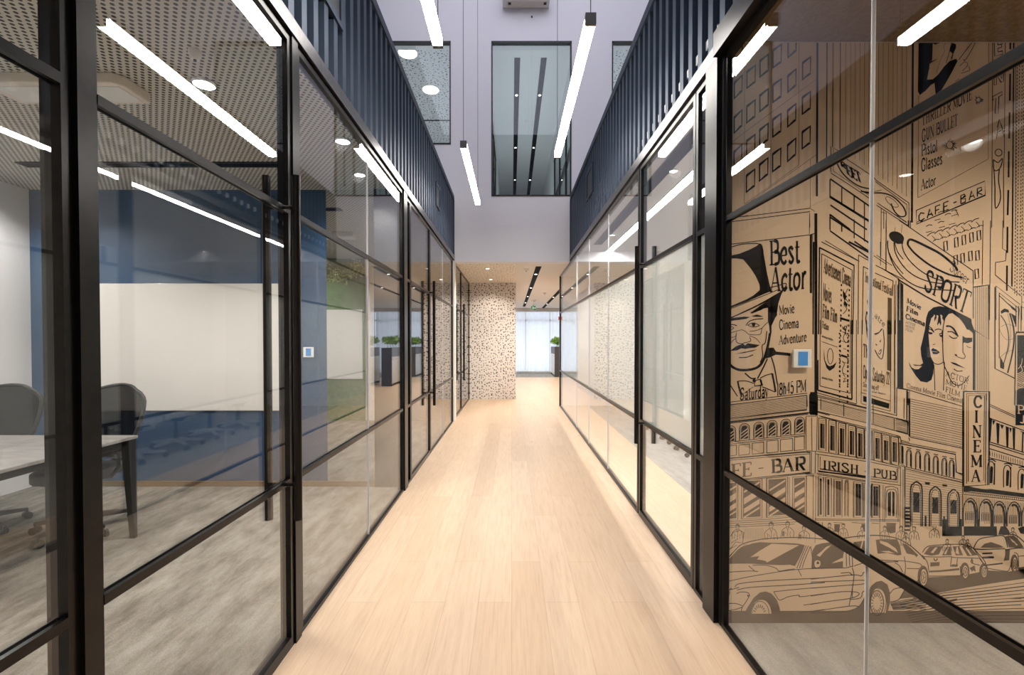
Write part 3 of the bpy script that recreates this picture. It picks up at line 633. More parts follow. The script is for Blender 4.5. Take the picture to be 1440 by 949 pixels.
def make_table(x0, x1, y0, y1, zt, label, top_m, splay):
    t = thing('meeting_table', ((x0 + x1) / 2, (y0 + y1) / 2, 0), label, 'table'); o = t.location
    b = MB(o); b.box(x0, x1, y0, y1, zt - .022, zt); b.build('table_top', top_m, t, bevel=.003)
    b = MB(o); i = .05
    b.box(x0 + i, x1 - i, y0 + i, y0 + i + .04, zt - .075, zt - .022); b.box(x0 + i, x1 - i, y1 - i - .04, y1 - i, zt - .075, zt - .022)
    b.box(x0 + i, x0 + i + .04, y0 + i + .04, y1 - i - .04, zt - .075, zt - .022); b.box(x1 - i - .04, x1 - i, y0 + i + .04, y1 - i - .04, zt - .075, zt - .022); b.build('apron', M['plastic'], t)
    for sx in (0, 1):
        for sy in (0, 1):
            tx = (x0 + .035) if sx == 0 else (x1 - .035); ty = (y0 + .05) if sy == 0 else (y1 - .05)
            fx = tx + (splay if sx else -splay); fy = ty + (-splay * .8 if sy else splay * .8)
            b = MB(o); r0, r1 = .034, .017
            b.add([(tx - r0, ty - r0, zt - .022), (tx + r0, ty - r0, zt - .022), (tx + r0, ty + r0, zt - .022), (tx - r0, ty + r0, zt - .022), (fx - r1, fy - r1, .002), (fx + r1, fy - r1, .002), (fx + r1, fy + r1, .002), (fx - r1, fy + r1, .002)],
                  [(0, 1, 2, 3), (4, 5, 6, 7), (0, 1, 5, 4), (1, 2, 6, 5), (2, 3, 7, 6), (3, 0, 4, 7)])
            b.build('leg', M['plastic'], t, bevel=.004)
    return t
make_table(-4.6, -2.84, 2.15, 3.45, .73, 'pale stone-topped meeting table with black tapered legs in the left room', M['table'], .10)
make_table(2.62, 3.75, 5.1, 7.95, .73, 'white meeting table behind the white chairs in the right room', M['white_metal'], .02)
def planter_cabinet(x0, x1, y0, y1, h, label, end_m, seed, plabel):
    t = thing('planter_cabinet', ((x0 + x1) / 2, (y0 + y1) / 2, 0), label, 'cabinet'); o = t.location
    b = MB(o); b.box(x0, x1, y0, y0 + .03, 0, h); b.box(x0, x1, y1 - .03, y1, 0, h); b.box(x0 + .02, x1, y0 + .03, y1 - .03, .06, h * .76); b.build('carcass', end_m, t)
    n = 2; w = (y1 - y0 - .06) / n
    for k in range(n):
        b = MB(o); b.box(x0, x0 + .02, y0 + .032 + k * w, y0 + .028 + (k + 1) * w, .07, h * .76); d = b.build('door', M['white_metal'], t)
        b = MB(o); yy = y0 + .03 + w * (.88 if k == 0 else .12); b.box(x0 - .012, x0, yy - .03, yy + .03, h * .69, h * .705); b.build('handle', M['plastic'], d)
    b = MB(o); b.box(x0, x1, y0 + .03, y1 - .03, h * .765, h); b.build('planter_box', M['grey_cab'] if end_m is not M['navy_cab'] else mat('grey_blue_laminate', (.22, .25, .32), .5), t)
    pl = thing('leafy_plant', ((x0 + x1) / 2, (y0 + y1) / 2, h), plabel, 'plant')
    rr = random.Random(seed); b = MB(pl.location); m_ = max(1, int((y1 - y0) / .28))
    for k in range(m_): leaves(b, (x0 + x1) / 2, y0 + .14 + k * (y1 - y0 - .28) / max(1, m_ - 1), h + .23, (x1 - x0) * .58, .2, .13, 120, .10, rr, .5)
    b.build('foliage', M['leaf'], pl, fixn=False)['kind'] = 'stuff'
    b = MB(pl.location)
    for k in range(m_):
        yy = y0 + .14 + k * (y1 - y0 - .28) / max(1, m_ - 1); b.tube([((x0 + x1) / 2, yy, h + .002), ((x0 + x1) / 2 + .02, yy, h + .22)], .008, 6)
    b.build('stem', M['leaf'], pl)
planter_cabinet(1.70, 2.1, 18.0, 19.7, 1.18, 'low grey planter cabinet with doors, beside the far blinds', M['grey_cab'], 1, 'bright green leafy plant on the grey cabinet by the far blinds')
planter_cabinet(1.69, 2.02, 14.4, 15.7, 1.21, 'low navy planter cabinet with doors, hidden by the right glazing end and seen mirrored', M['navy_cab'], 2, 'green leafy plant on the navy cabinet seen mirrored in the left glazing')
planter_cabinet(2.45, 2.8, 14.4, 15.7, 1.21, 'low navy planter cabinet with doors, standing deeper in the far office', M['navy_cab'], 4, 'green leafy plant on the deeper navy cabinet in the far office')

# ------------------------------------------------------------------ the printed mural (flat drawing on the wall at y = 2.3)
YM = 2.312
MO = (2.6, YM, 0)
ZTOP = 2.945
INK, SOFT, PAP = MB(MO), MB(MO), MB(MO)
LAY = {'s': .0008, 'f': .0005, 'p': .00065, 't': .0010}
class Tile:
    def __init__(self, u0, v0, s): self.q = (u0, v0, s)
T = [0, 0, 1]
def tile(u0, v0, s): T[:] = [u0, v0, s]
def P3(x, y, lay):
    X, Z = on_y(T[0] + x * T[2], T[1] + y * T[2], YM - .001)
    return (max(X, XM + .0345), YM - .001 - LAY[lay], min(max(Z, .0), ZTOP))
def pts(a):
    if isinstance(a, str): a = [tuple(float(k) for k in q.split(',')) for q in a.split()]
    return a
def smooth(p, closed=False, k=5):
    n = len(p); out = []
    if n < 3: return p
    for i in range(n if closed else n - 1):
        g = lambda j: p[j % n] if closed else p[min(max(j, 0), n - 1)]
        a, b, c, d = g(i - 1), g(i), g(i + 1), g(i + 2)
        for j in range(k):
            t = j / k
            out.append(tuple(.5 * (2 * b[m] + (c[m] - a[m]) * t + (2 * a[m] - 5 * b[m] + 4 * c[m] - d[m]) * t * t + (3 * b[m] - a[m] - 3 * c[m] + d[m]) * t ** 3) for m in (0, 1)))
    if not closed: out.append(p[-1])
    return out
def ribbon(p, w, closed=False):
    n = len(p); L = []; R = []
    for i in range(n):
        a = p[(i - 1) % n] if (closed or i > 0) else p[i]; c = p[(i + 1) % n] if (closed or i < n - 1) else p[i]
        dx, dy = c[0] - a[0], c[1] - a[1]; l = math.hypot(dx, dy) or 1; nx, ny = -dy / l, dx / l
        k = 1
        if 0 < i < n - 1 or closed:
            b = p[i]; e = (b[0] - a[0], b[1] - a[1]); le = math.hypot(*e) or 1
            k = min(1.8, 1 / max(.3, abs((e[0] * dx + e[1] * dy) / (le * l))))
        L.append((p[i][0] + nx * w / 2 * k, p[i][1] + ny * w / 2 * k)); R.append((p[i][0] - nx * w / 2 * k, p[i][1] - ny * w / 2 * k))
    f = [(i, (i + 1) % n, n + (i + 1) % n, n + i) for i in range(n if closed else n - 1)]
    return L + R, f
def s(w, a, mb=None, lay='s', closed=False):          # straight-segment stroke(s); several separated by |
    for q in (a.split('|') if isinstance(a, str) else [a]):
        v, f = ribbon(pts(q), w, closed); (mb or INK).add([P3(*k, lay) for k in v], f)
def c(w, a, mb=None, closed=False, lay='s'):          # curved stroke(s)
    for q in (a.split('|') if isinstance(a, str) else [a]):
        v, f = ribbon(smooth(pts(q), closed), w, closed); (mb or INK).add([P3(*k, lay) for k in v], f)
def f(a, mb=None, curved=False, lay='f'):             # filled shape(s)
    for q in (a.split('|') if isinstance(a, str) else [a]):
        p = pts(q); p = smooth(p, True, 4) if curved else p
        tri = tessellate_polygon([[Vector((k[0], k[1], 0)) for k in p]])
        (mb or INK).add([P3(*k, lay) for k in p], [tuple(t) for t in tri])
def p(a, curved=False): f(a, PAP, curved, 'p')
def ell(w, cx, cy, rx, ry, mb=None, rot=0, a0=0, a1=360):
    q = []
    for k in range(25):
        t = math.radians(a0 + (a1 - a0) * k / 24); x, y = rx * math.cos(t), ry * math.sin(t); r = math.radians(rot)
        q.append((cx + x * math.cos(r) - y * math.sin(r), cy + x * math.sin(r) + y * math.cos(r)))
    if w: s(w, q, mb)
    else: f(q[:-1], mb)
def box(w, x0, y0, x1, y1, dy=0, mb=None): s(w, [(x0, y0), (x1, y0 + dy), (x1, y1 + dy), (x0, y1), (x0, y0 - w / 2)], mb)
GL = {'A': (8.4, "t.9,0 4,10/T4,10 7.2,0/t2,3.4 6,3.4/t0,0 2,0/t6,0 8.4,0"), 'B': (7.8, "T2,0 2,10/t.5,0 4,0/t.5,10 4,10/C4,10 6.3,9.3 6.3,6 4,5.2/t2,5.2 4,5.2/C4,5.2 7,4.6 7,.8 4,0"),
 'C': (8, "C7,8 5.5,10 2.6,9.6 1.2,5 2.6,.4 5.5,0 7,2/t7,7 7,10"), 'E': (7, "T2,0 2,10/t.5,0 6.5,0/t.5,10 6.3,10/t2,5.2 5,5.2/t6.5,0 6.5,2.2/t6.3,10 6.3,8/t5,4.2 5,6.2"),
 'F': (6.8, "T2,0 2,10/t.5,0 3.6,0/t.5,10 6.3,10/t2,5.2 5,5.2/t6.3,10 6.3,8/t5,4.2 5,6.2"), 'G': (8.4, "C7,8 5.5,10 2.6,9.6 1.2,5 2.6,.4 5.5,0 6.8,1/T6.8,.5 6.8,4.2/t5,4.2 8,4.2"),
 'H': (8.4, "T2,0 2,10/T6.4,0 6.4,10/t2,5.2 6.4,5.2/t.7,0 3.3,0/t.7,10 3.3,10/t5.1,0 7.7,0/t5.1,10 7.7,10"), 'I': (4, "T2,0 2,10/t.6,0 3.4,0/t.6,10 3.4,10"),
 'L': (6.6, "T2,0 2,10/t.6,10 3.4,10/t.6,0 6.2,0/t6.2,0 6.2,2.4"), 'M': (10, "t1.6,0 1.6,10/T1.6,10 5,1/t5,1 8.4,10/T8.4,10 8.4,0/t.4,0 2.8,0/t7.1,0 9.7,0/t.4,10 2,10/t8,10 9.7,10"),
 'N': (8.6, "t1.6,0 1.6,10/T1.6,10 7,0/t7,0 7,10/t.5,0 2.8,0/t5.8,10 8.2,10/t.5,10 2,10"), 'O': (8, "C4,10 1.2,8.5 1.2,1.5 4,0 6.8,1.5 6.8,8.5 4,10"),
 'P': (7.2, "T2,0 2,10/t.6,0 3.6,0/t.6,10 4,10/C4,10 6.8,9.2 6.8,5.4 4,4.7/t2,4.7 4,4.7"), 'R': (8, "T2,0 2,10/t.6,0 3.6,0/t.6,10 4,10/C4,10 6.8,9.2 6.8,5.4 4,4.7/t2,4.7 4,4.7/T4,4.7 6.8,0/t6.4,0 7.8,0"),
 'S': (7.4, "C6,8.3 4.8,10 2.2,9.8 1.4,7.6 3.8,5.2 6.2,3 5.4,.3 2.6,0 1,2/t6,7.4 6,10/t1,0 1,2.6"), 'T': (7.6, "T3.8,0 3.8,10/t2.4,0 5.2,0/t.4,10 7.2,10/t.4,10 .4,8/t7.2,10 7.2,8"),
 'U': (8, "C2,10 2,2.5 4,0 6.2,2.5 6.2,10/t.7,10 3.3,10/t5,10 7.4,10"), 'V': (8, "T1.2,10 4,0/t4,0 6.8,10/t.2,10 2.4,10/t5.8,10 7.8,10"),
 'a': (5.6, "C1.4,5.4 3,6.5 4.4,5.4 4.4,.6 5.2,0/C4.4,3.6 1.4,2.8 1.4,.6 3,0 4.4,1.2"), 'c': (5, "C4.6,5.2 3,6.5 1.1,4.8 1.1,1.6 3,0 4.7,1.3"),
 'd': (5.8, "T4.5,0 4.5,10/C4.5,5.4 2.8,6.5 1.1,4.6 1.1,1.6 2.8,0 4.5,1/t3.6,10 4.5,10"), 'e': (5.4, "t1.2,3.4 4.7,3.4/C4.7,3.4 4.4,5.8 3,6.5 1.1,4.8 1.1,1.6 3,0 4.7,1.2"),
 'f': (4.2, "C4,9.6 2.8,10 1.8,8.5 1.8,0/t.6,6.3 3.6,6.3/t.8,0 2.8,0"), 'g': (5.8, "C4.5,5.4 2.8,6.5 1.1,4.6 1.1,1.6 2.8,.4 4.5,1/C4.5,6.4 4.5,-2 3,-3 1.2,-2.4"),
 'h': (5.8, "T1.6,0 1.6,10/C1.6,5 3.2,6.5 4.6,5.2 4.6,0/t.6,0 2.6,0/t3.7,0 5.5,0/t.7,10 1.6,10"), 'i': (3, "T1.5,0 1.5,6.4/t.6,0 2.5,0/T1.5,8 1.5,9.4/t.6,6.4 1.5,6.4"),
 'l': (3, "T1.5,0 1.5,10/t.6,0 2.5,0/t.6,10 1.5,10"), 'm': (8.4, "T1.6,0 1.6,6.4/C1.6,5 3,6.5 4.3,5.2 4.3,0/C4.3,5 5.8,6.5 7.2,5.2 7.2,0/t.6,0 2.5,0/t3.5,0 5.1,0/t6.3,0 8,0"),
 'n': (5.8, "T1.6,0 1.6,6.4/C1.6,5 3.2,6.5 4.6,5.2 4.6,0/t.6,0 2.6,0/t3.7,0 5.5,0/t.7,6.4 1.6,6.4"), 'o': (6, "C3,6.5 1.1,5 1.1,1.5 3,0 4.9,1.5 4.9,5 3,6.5"),
 'p': (6, "T1.6,-3 1.6,6.4/C1.6,5.4 3.2,6.5 4.9,4.8 4.9,1.6 3.2,0 1.6,1/t.7,-3 2.6,-3"), 'r': (4.4, "T1.6,0 1.6,6.4/C1.6,4.6 2.8,6.4 4.1,6/t.6,0 2.8,0/t.7,6.4 1.6,6.4"),
 's': (5, "C4,5.4 2.8,6.5 1.3,5.6 2.8,3.3 4.2,1.4 2.8,0 1,1"), 't': (4.2, "C2,9 2,1.2 3,0 4,.6/t.6,6.3 3.8,6.3"), 'u': (5.8, "C1.4,6.4 1.4,1.2 2.8,0 4.4,1.4/T4.4,6.4 4.4,0/t.6,6.4 1.4,6.4/t4.4,0 5.3,0"),
 'v': (5.6, "T.8,6.4 2.8,0/t2.8,0 4.8,6.4/t.2,6.4 1.6,6.4/t4,6.4 5.5,6.4"), 'y': (5.6, "T.8,6.4 2.9,0/t4.8,6.4 2,-2.6/t2,-2.6 .8,-2.4/t.2,6.4 1.6,6.4/t4,6.4 5.5,6.4"),
 '1': (4, "T2.2,0 2.2,10/t1,8.6 2.2,10/t1,0 3.4,0"), '2': (6, "C1.2,7.6 2,9.8 4.4,9.8 5,7.4 1.2,0/t1.2,0 5.4,0"), '4': (6, "T4.2,0 4.2,10/t4.2,10 .8,3/t.8,3 5.6,3"),
 '5': (6, "t1.6,10 5,10/t1.6,10 1.4,5.8/C1.4,5.6 3.4,6.4 5.2,4.6 4.8,.8 2.6,0 1,1.4"), '8': (6.2, "C3.2,10 1.4,8.8 1.8,6 3.2,5.3 4.8,6.2 4.8,9 3.2,10/C3.2,5.3 1.1,3.8 1.1,1.2 3.2,0 5.2,1.2 5.2,3.8 3.2,5.3"),
 'z': (4, ""), 'J': (5, "C3.4,10 3.4,2 2.4,0 .8,.8"), '-': (4.4, "T.6,4.2 3.8,4.2"), ' ': (3.4, "")}
def txt(word, tl, tr, br, bl, W=1.35, w=.55, mb=None, low=0):
    """lettering stretched into a quad given by its four corners; cap height fills the quad"""
    tot = sum(GL[ch][0] for ch in word); x = 0
    def Q(a, b):
        a /= tot; b = 1 - b / 10
        return tuple((tl[k] * (1 - a) + tr[k] * a) * (1 - b) + (bl[k] * (1 - a) + br[k] * a) * b for k in (0, 1))
    for ch in word:
        wd, st = GL[ch]
        for one in (st.split('/') if st else []):
            q = pts(one[1:])
            if one[0] == 'C': q = smooth(q, False, 4)
            v, fc = ribbon(q, W if one[0] in 'TC' else w)
            (mb or INK).add([P3(*Q(x + k[0], k[1]), 't') for k in v], fc)
        x += wd
def person(cx, cy, h, mb=None, hair=True):           # a passer-by sketched in line
    t = (int(cx) * 7 + int(cy)) % 5 - 2; m = h * .9
    c(4, [(cx - m * .30, cy - m * .1), (cx - m * .26, cy + m * .3), (cx, cy + m * .5), (cx + m * .25, cy + m * .3), (cx + m * .32, cy - m * .1)])
    f([(cx - m * .36, cy + m * .08), (cx - m * .34, cy - m * .3), (cx - m * .1, cy - m * .52), (cx + m * .18, cy - m * .5), (cx + m * .38, cy - m * .25), (cx + m * .40, cy + m * (.2 + .12 * t)), (cx + m * .28, cy - m * .05), (cx + m * .05 * t, cy - m * .2), (cx - m * .2, cy - m * .12)], SOFT)
    s(3, [(cx - m * .1, cy + m * .02), (cx - m * .02, cy + m * .02)]); s(3, [(cx + m * .08, cy + m * .02), (cx + m * .16, cy + m * .02)]); s(3, [(cx - m * .03, cy + m * .3), (cx + m * .1, cy + m * .29)])
    c(5, [(cx - m * (1.0 + .05 * t), cy + m * 2.2), (cx - m * .95, cy + m * 1.2), (cx - m * .55, cy + m * .72), (cx - m * .15, cy + m * .5)]); c(5, [(cx + m * .15, cy + m * .5), (cx + m * .6, cy + m * .75), (cx + m * (.95 + .06 * t), cy + m * 1.3), (cx + m * 1.0, cy + m * 2.2)])
    c(4, [(cx - m * .2, cy + m * .6), (cx + m * .02, cy + m * 1.0), (cx + m * .05, cy + m * 1.5), (cx - m * .05, cy + m * 2.1)]); c(4, [(cx + m * .2, cy + m * .6), (cx + m * .02, cy + m * 1.0)])
    c(4, [(cx - m * .6, cy + m * 1.2), (cx - m * .5, cy + m * 1.6), (cx - m * .62, cy + m * 2.2)]); c(4, [(cx + m * .55, cy + m * 1.25), (cx + m * .4, cy + m * 1.7), (cx + m * .5, cy + m * 2.2)]); s(3, [(cx - m * .4, cy + m * 1.4), (cx - m * .1, cy + m * 1.75)])
    if t > 0: f([(cx - m * .9, cy + m * 1.3), (cx - m * .6, cy + m * 1.2), (cx - m * .62, cy + m * 2.0), (cx - m * .9, cy + m * 2.1)], SOFT)
K = .14752
# --- tower block of slanted windows
tile(1020, 40, K)
for x0, y0, x1, y1, ys in ((85, 510, 160, 440, 162), (205, 405, 285, 345, 170), (330, 300, 410, 238, 168), (455, 200, 533, 145, 180), (597, 115, 675, 50, 168), (735, 320, 812, 265, 172)):
    for k in range(-2, 6):
        o = k * 330; e = -k * 1.6
        a, b_, d, g = (x0 + e, y0 + o), (x1 + e, y1 + o), (x1 + e - 2, y1 + o + ys), (x0 + e, y0 + o + ys + 2)
        if a[1] < 100 or g[1] > 1650 or (g[1] > 1300 + (850 - x0) * .62): continue
        s(9, [a, b_, d, g, a]); s(13, [a, g]); f([a, (b_[0], b_[1]), (b_[0], b_[1] + 14), (a[0] + 6, a[1] + 22)]); f([g, d, (d[0] - 12, d[1] - 14), (g[0] + 8, g[1] - 22)])
s(3.5, "185,112 180,1670|437,112 432,1500|702,112 700,1300|50,400 440,115|245,945 440,800 702,608 865,485|60,1085 245,945|180,1675 430,1500 702,1300|190,1685 865,1205|50,1770 190,1685")
s(20, "877,100 872,1600")
tile(1020, 180, K); s(4, "810,300 808,765|808,765 855,797"); s(7, "165,845 805,765|60,893 805,797 805,949"); s(6, "120,850 215,835")
tile(1160, 40, K)
s(11, "20,110 15,1260"); s(8, "78,110 72,1130|148,110 142,1150")
s(3.2, "200,110 196,1180|245,110 242,1210|288,110 285,1240|335,110 330,1265|378,110 374,1300|420,110 416,1330|512,110 508,1400|555,110 552,1440|605,110 600,1470|650,110 645,1500|690,110 686,1530|735,110 732,1570|778,110 774,1600")
s(20, "838,110 828,1850"); s(4, "893,640 885,1614")
f("893,110 949,110 1028,110 1022,300 1000,330 985,430 949,600 905,635 885,600")
# --- thriller poster
tile(1300, 40, K)
f("0,490 80,485 130,440 190,360 240,310 300,290 315,310 270,400 220,490 160,590 105,625 95,520 60,540 0,605"); f("75,112 170,112 150,135 100,155"); f("0,340 135,285 60,330 0,365|0,385 60,375 10,410|20,240 80,215 30,255")
f("262,125 300,150 302,180 275,240 262,295 250,290 268,240 240,215 252,170"); c(5, "260,115 235,230 205,330|280,200 250,300"); c(3, "205,130 180,180 190,220 150,300 115,425")
c(6, "325,300 440,150 475,112 487,125 440,220 385,305 370,290"); c(5, "335,360 380,320 412,335 400,365 360,405|420,360 427,400 350,428"); s(4, "290,505 330,480")
s(4, "612,112 607,1245|607,1245 0,1580"); tile(1160, 180, K); s(4, "885,665 949,630")
tile(1000, 0, .46365)
txt('THRILLER MOVIE', (638, 348), (791, 268), (791, 301), (638, 382), 1.5); txt('GUN BULLET', (638, 396), (748, 345), (748, 379), (638, 431), 1.5); txt('Pistol', (636, 440), (686, 424), (686, 458), (636, 474), 1.5)
txt('Glasses', (636, 484), (701, 462), (701, 496), (636, 520), 1.5); txt('Actor', (636, 545), (681, 530), (681, 560), (636, 577), 1.5)
rn = random.Random(5)
for cx, cy, r in ((810, 303, 12), (723, 440, 18)):
    ell(2, cx, cy, r * .55, r * .6)
    for k in range(22):
        a = rn.uniform(0, 6.28); s(1.6, [(cx + math.cos(a) * r * .6, cy + math.sin(a) * r * .6), (cx + math.cos(a + .2) * r * rn.uniform(.8, 1.35), cy + math.sin(a + .2) * r * rn.uniform(.8, 1.35))])
s(2.6, "622,638 830,549 831,592 622,680 622,637"); 
GS = {'C': "3,1 1,0 0,1 0,3 1,4 3,3.4", 'A': "0,4 1.4,0 3,4|.6,2.6 2.5,2.6", 'F': "0,4 0,0 2.6,0|0,2 2,2", 'E': "2.6,4 0,4 0,0 2.6,0|0,2 2,2", '-': ".4,2 2.2,2", 'B': "0,4 0,0 2,0 2.4,1 0,1.9 2.6,2.4 2.4,4 0,4", 'R': "0,4 0,0 2.2,.2 2.4,1.6 0,2.1 2.8,4"}
for k, ch in enumerate('CAFE-BAR'):
    x = 630 + k * 25.0 + (0 if k < 4 else 2); y = 648 - (x - 630) * .43
    for q in GS[ch].split('|'): s(3.6, [(x + a * 5.6, y + b_ * 6.2 - a * 2.3) for a, b_ in pts(q)])
# --- vertical blade sign with outlined letters
tile(1300, 40, K)
s(7, "650,112 640,1900|770,112 760,1180|760,1180 752,1360 755,1900"); s(4, "745,112 742,150")
s(7, "665,115 668,265 745,245 742,215 700,225 698,190 735,180 735,150 698,158 698,120 740,115"); s(7, "662,540 665,405 690,400 735,480 738,380 752,380 752,505 728,515 685,440 685,535 662,540"); s(7, "650,650 740,602 738,635 708,650 702,810 672,812 680,665 652,685 650,650"); s(7, "690,945 712,865 735,930 758,990|685,1050 712,870 760,1040|700,985 735,970")
ell(9, 705, 1184, 33, 33); c(10, "655,1250 660,1340 690,1355 725,1320 742,1240 700,1278 655,1250"); c(10, "660,1340 670,1500 672,1690 690,1705 720,1640 722,1560 705,1450 712,1345")
s(17, "818,112 816,200|816,432 812,690|810,800 806,1050|803,1170 800,1420|798,1540 792,1780|790,1890 788,2140|786,2260 784,2500"); s(14, "850,112 838,1900|838,1900 832,2460"); s(5, "870,300 866,1900")
for x in (885, 905, 932, 949, 968, 990):
    for k in range(66): s(8, [(x - k * .4, 300 + k * 34 + (x % 3) * 9), (x - k * .4, 318 + k * 34 + (x % 3) * 9)])
tile(1340, 310, .1475)
s(7, "285,0 278,615|358,0 348,949"); s(6, "475,0 472,270 508,290 500,385 405,400 403,520 655,725 655,949|410,949 410,625 640,800|438,949 440,690 632,840|632,840 625,949"); s(5, "200,632 350,612|655,775 740,800|655,825 740,850")
for k in range(8): s(4, [(215 + k * 18, 635), (213 + k * 18, 1640 + k * 12)])
c(8, "440,715 520,790 610,870"); f("530,790 605,850 608,875 560,840")
# --- tiled roof and windows
tile(1240, 310, K)
for k in range(7):
    x, y = 430 + k * 70, 150 - k * 22; c(8, [(x, y), (x + 35, y - 28), (x + 75, y - 40)]); c(6, [(x + 45, y - 5), (x + 70, y + 20), (x + 80, y + 45)])
    c(7, [(x + 55, y + 50), (x + 85, y + 30), (x + 120, y + 32)])
for k, (x, y) in enumerate(((330, 20), (420, 58), (535, 25), (430, -40), (535, -70), (600, -50), (660, -85))): c(7, [(x, y), (x + 30, y - 16), (x + 60, y - 12)])
s(6, "420,115 480,100|545,70 600,55|640,40 700,25|660,-40 720,-60|500,0 560,-15"); c(7, "700,-100 720,-70 730,-40")
for x, y in ((588, 200), (690, 165), (762, 142), (835, 118), (905, 98), (685, 335), (750, 315), (825, 295), (892, 290), (885, 465)):
    s(8, [(x, y + 6), (x + 32, y - 6), (x + 38, y + 84), (x + 6, y + 92), (x, y + 2)])
# --- swirl sign
tile(1160, 180, K)
s(7, "55,420 55,175 130,220|180,280 320,370 460,465 490,500 800,715 800,940|55,430 200,520 460,695|490,735 800,935|480,510 780,730 778,900 500,715"); s(4, "80,200 80,410 460,670")
c(13, "110,330 160,420 240,500 340,560 470,585|340,600 420,620 540,620 640,650 730,730 768,800 760,840 710,840 660,790 630,720"); c(5, "575,670 600,655 660,690 700,740 680,755 640,745 600,710 575,670"); c(5, "350,600 440,610 540,590")
for k, ch in enumerate('EET'):
    x, y = 185 + k * 48, 340 + k * 28; txt(ch, (x, y), (x + 50, y + 32), (x + 80, y + 140), (x + 20, y + 88), 3.2, 1.4)
txt('R', (140, 310), (185, 335), (200, 390), (150, 360), 3.2, 1.4)
s(15, "50,485 460,770|50,660 460,910"); s(15, "52,735 400,970"); s(16, "48,825 240,970"); s(11, "48,490 48,660|160,570 160,720|278,650 278,790|376,720 376,850|48,820 48,970|160,905 160,990"); s(22, "48,655 460,912")
s(6, "535,770 535,949|585,805 582,980|560,790 560,960"); s(5, "535,800 585,815")
tile(1160, 310, K); s(14, "50,100 460,390"); s(15, "50,-30 460,240|280,200 460,320"); s(10, "376,-20 376,200|278,-10 278,170|160,30 160,90"); s(6, "48,-30 48,100|535,60 532,345|585,60 582,350"); s(6, "0,190 330,390|465,335 590,420|490,330 640,430")
# --- sport sign
tile(1240, 310, K)
s(8, "165,0 270,70 870,480 870,935|40,0 40,475|0,455 40,480 160,555"); s(14, "150,560 420,725 850,945")
s(8, "250,0 250,50|270,0 272,66"); ell(0, 140, 160, 76, 52, rot=25); s(4, "128,65 120,110|192,40 185,120")
c(10, "55,190 60,280 100,400 170,510 280,600 420,650 700,667|115,210 130,310 200,430 300,520 440,580 600,605|190,210 210,300 280,400 400,500 560,570 740,588")
c(22, "245,230 255,190 290,185 400,235 560,320 690,430 720,480"); c(18, "245,230 300,300 400,385 500,450 640,515 770,545")
txt('SPORT', (425, 470), (860, 690), (800, 890), (395, 650), 1.45, .6); txt('Soccer', (672, 372), (845, 540), (812, 610), (640, 470), .75, .7)
# --- two-faces poster
tile(1255, 400, .17903)
f("60,-20 85,0 85,815 60,815"); s(6, "40,0 40,815|15,0 15,815|40,815 140,832 560,960"); s(16, "640,365 638,830"); s(5, "133,835 133,949|110,832 110,949"); f("113,840 126,843 126,949 113,949")
f("265,260 280,215 320,180 370,170 430,180 530,225 620,275 630,380 600,355 585,355 560,310 530,270 470,225 440,232 418,262 405,290 390,265 378,325 368,298 352,322 345,260 330,292 325,245 305,265 290,320 283,400 290,480 300,560 325,625 320,700 305,750 270,770 220,760 185,720 165,690 135,640 127,605 150,650 175,665 205,665 232,640 170,637 160,627 215,633 240,618 225,560 220,500 235,440 255,350")
f("345,240 352,310 360,245|325,235 318,290 335,245|375,235 384,310 392,245", PAP, lay='p')
c(7, "280,332 300,337 325,372|330,360 355,350 385,355"); c(8, "278,350 300,352 327,376|366,392 380,384 394,388"); f("280,370 316,378 312,390 290,392"); f("366,396 394,396 388,414 374,410"); c(5, "316,472 335,468"); f("303,512 318,498 330,506 345,510 372,532 350,548 318,545"); s(3, "310,525 350,530", PAP, 't'); c(6, "298,570 325,615 365,626 405,605|325,630 330,750 333,832|408,610 400,832")
c(7, "412,262 395,370 400,600 430,690 470,770 520,792 560,770 600,715"); c(8, "390,360 392,450"); c(13, "420,328 450,328 482,352 515,410"); c(8, "432,372 470,372 512,406|445,402 475,422 508,418"); f("550,403 575,418 625,418 625,450 590,462 560,455 553,470"); c(5, "580,480 600,495 618,495")
c(6, "552,405 552,535|555,535 570,560 560,580 520,572 490,550"); f("485,546 505,548 508,562 495,562"); f("452,606 500,618 575,660 510,640 470,622"); c(7, "480,662 510,680 550,678"); f("618,290 630,385 640,410 645,365")
txt('Movie', (115, 105), (224, 165), (222, 198), (108, 142), 2.0, .8); txt('Film', (110, 165), (202, 212), (200, 246), (103, 205), 2.0, .8); txt('Cinema', (103, 228), (256, 292), (252, 328), (98, 262), 2.0, .8)
txt('ACTOR', (102, 285), (180, 310), (178, 328), (100, 303), 1, .7); txt('MOVIE', (102, 315), (175, 338), (174, 356), (100, 332), 1, .7); txt('FILM', (102, 342), (157, 360), (155, 378), (100, 360), 1, .7)
txt('ACTOR', (418, 676), (598, 738), (594, 782), (414, 718), 1.0, .5); txt('MOVIE', (418, 742), (588, 796), (584, 836), (414, 780), 1.0, .5); txt('FILM', (416, 800), (532, 842), (528, 882), (412, 840), 1.0, .5); txt('Cinema Movie Film Cinema', (110, 774), (546, 892), (542, 930), (106, 808), .9, .8)
s(6, "635,22 755,8 755,430 630,350")
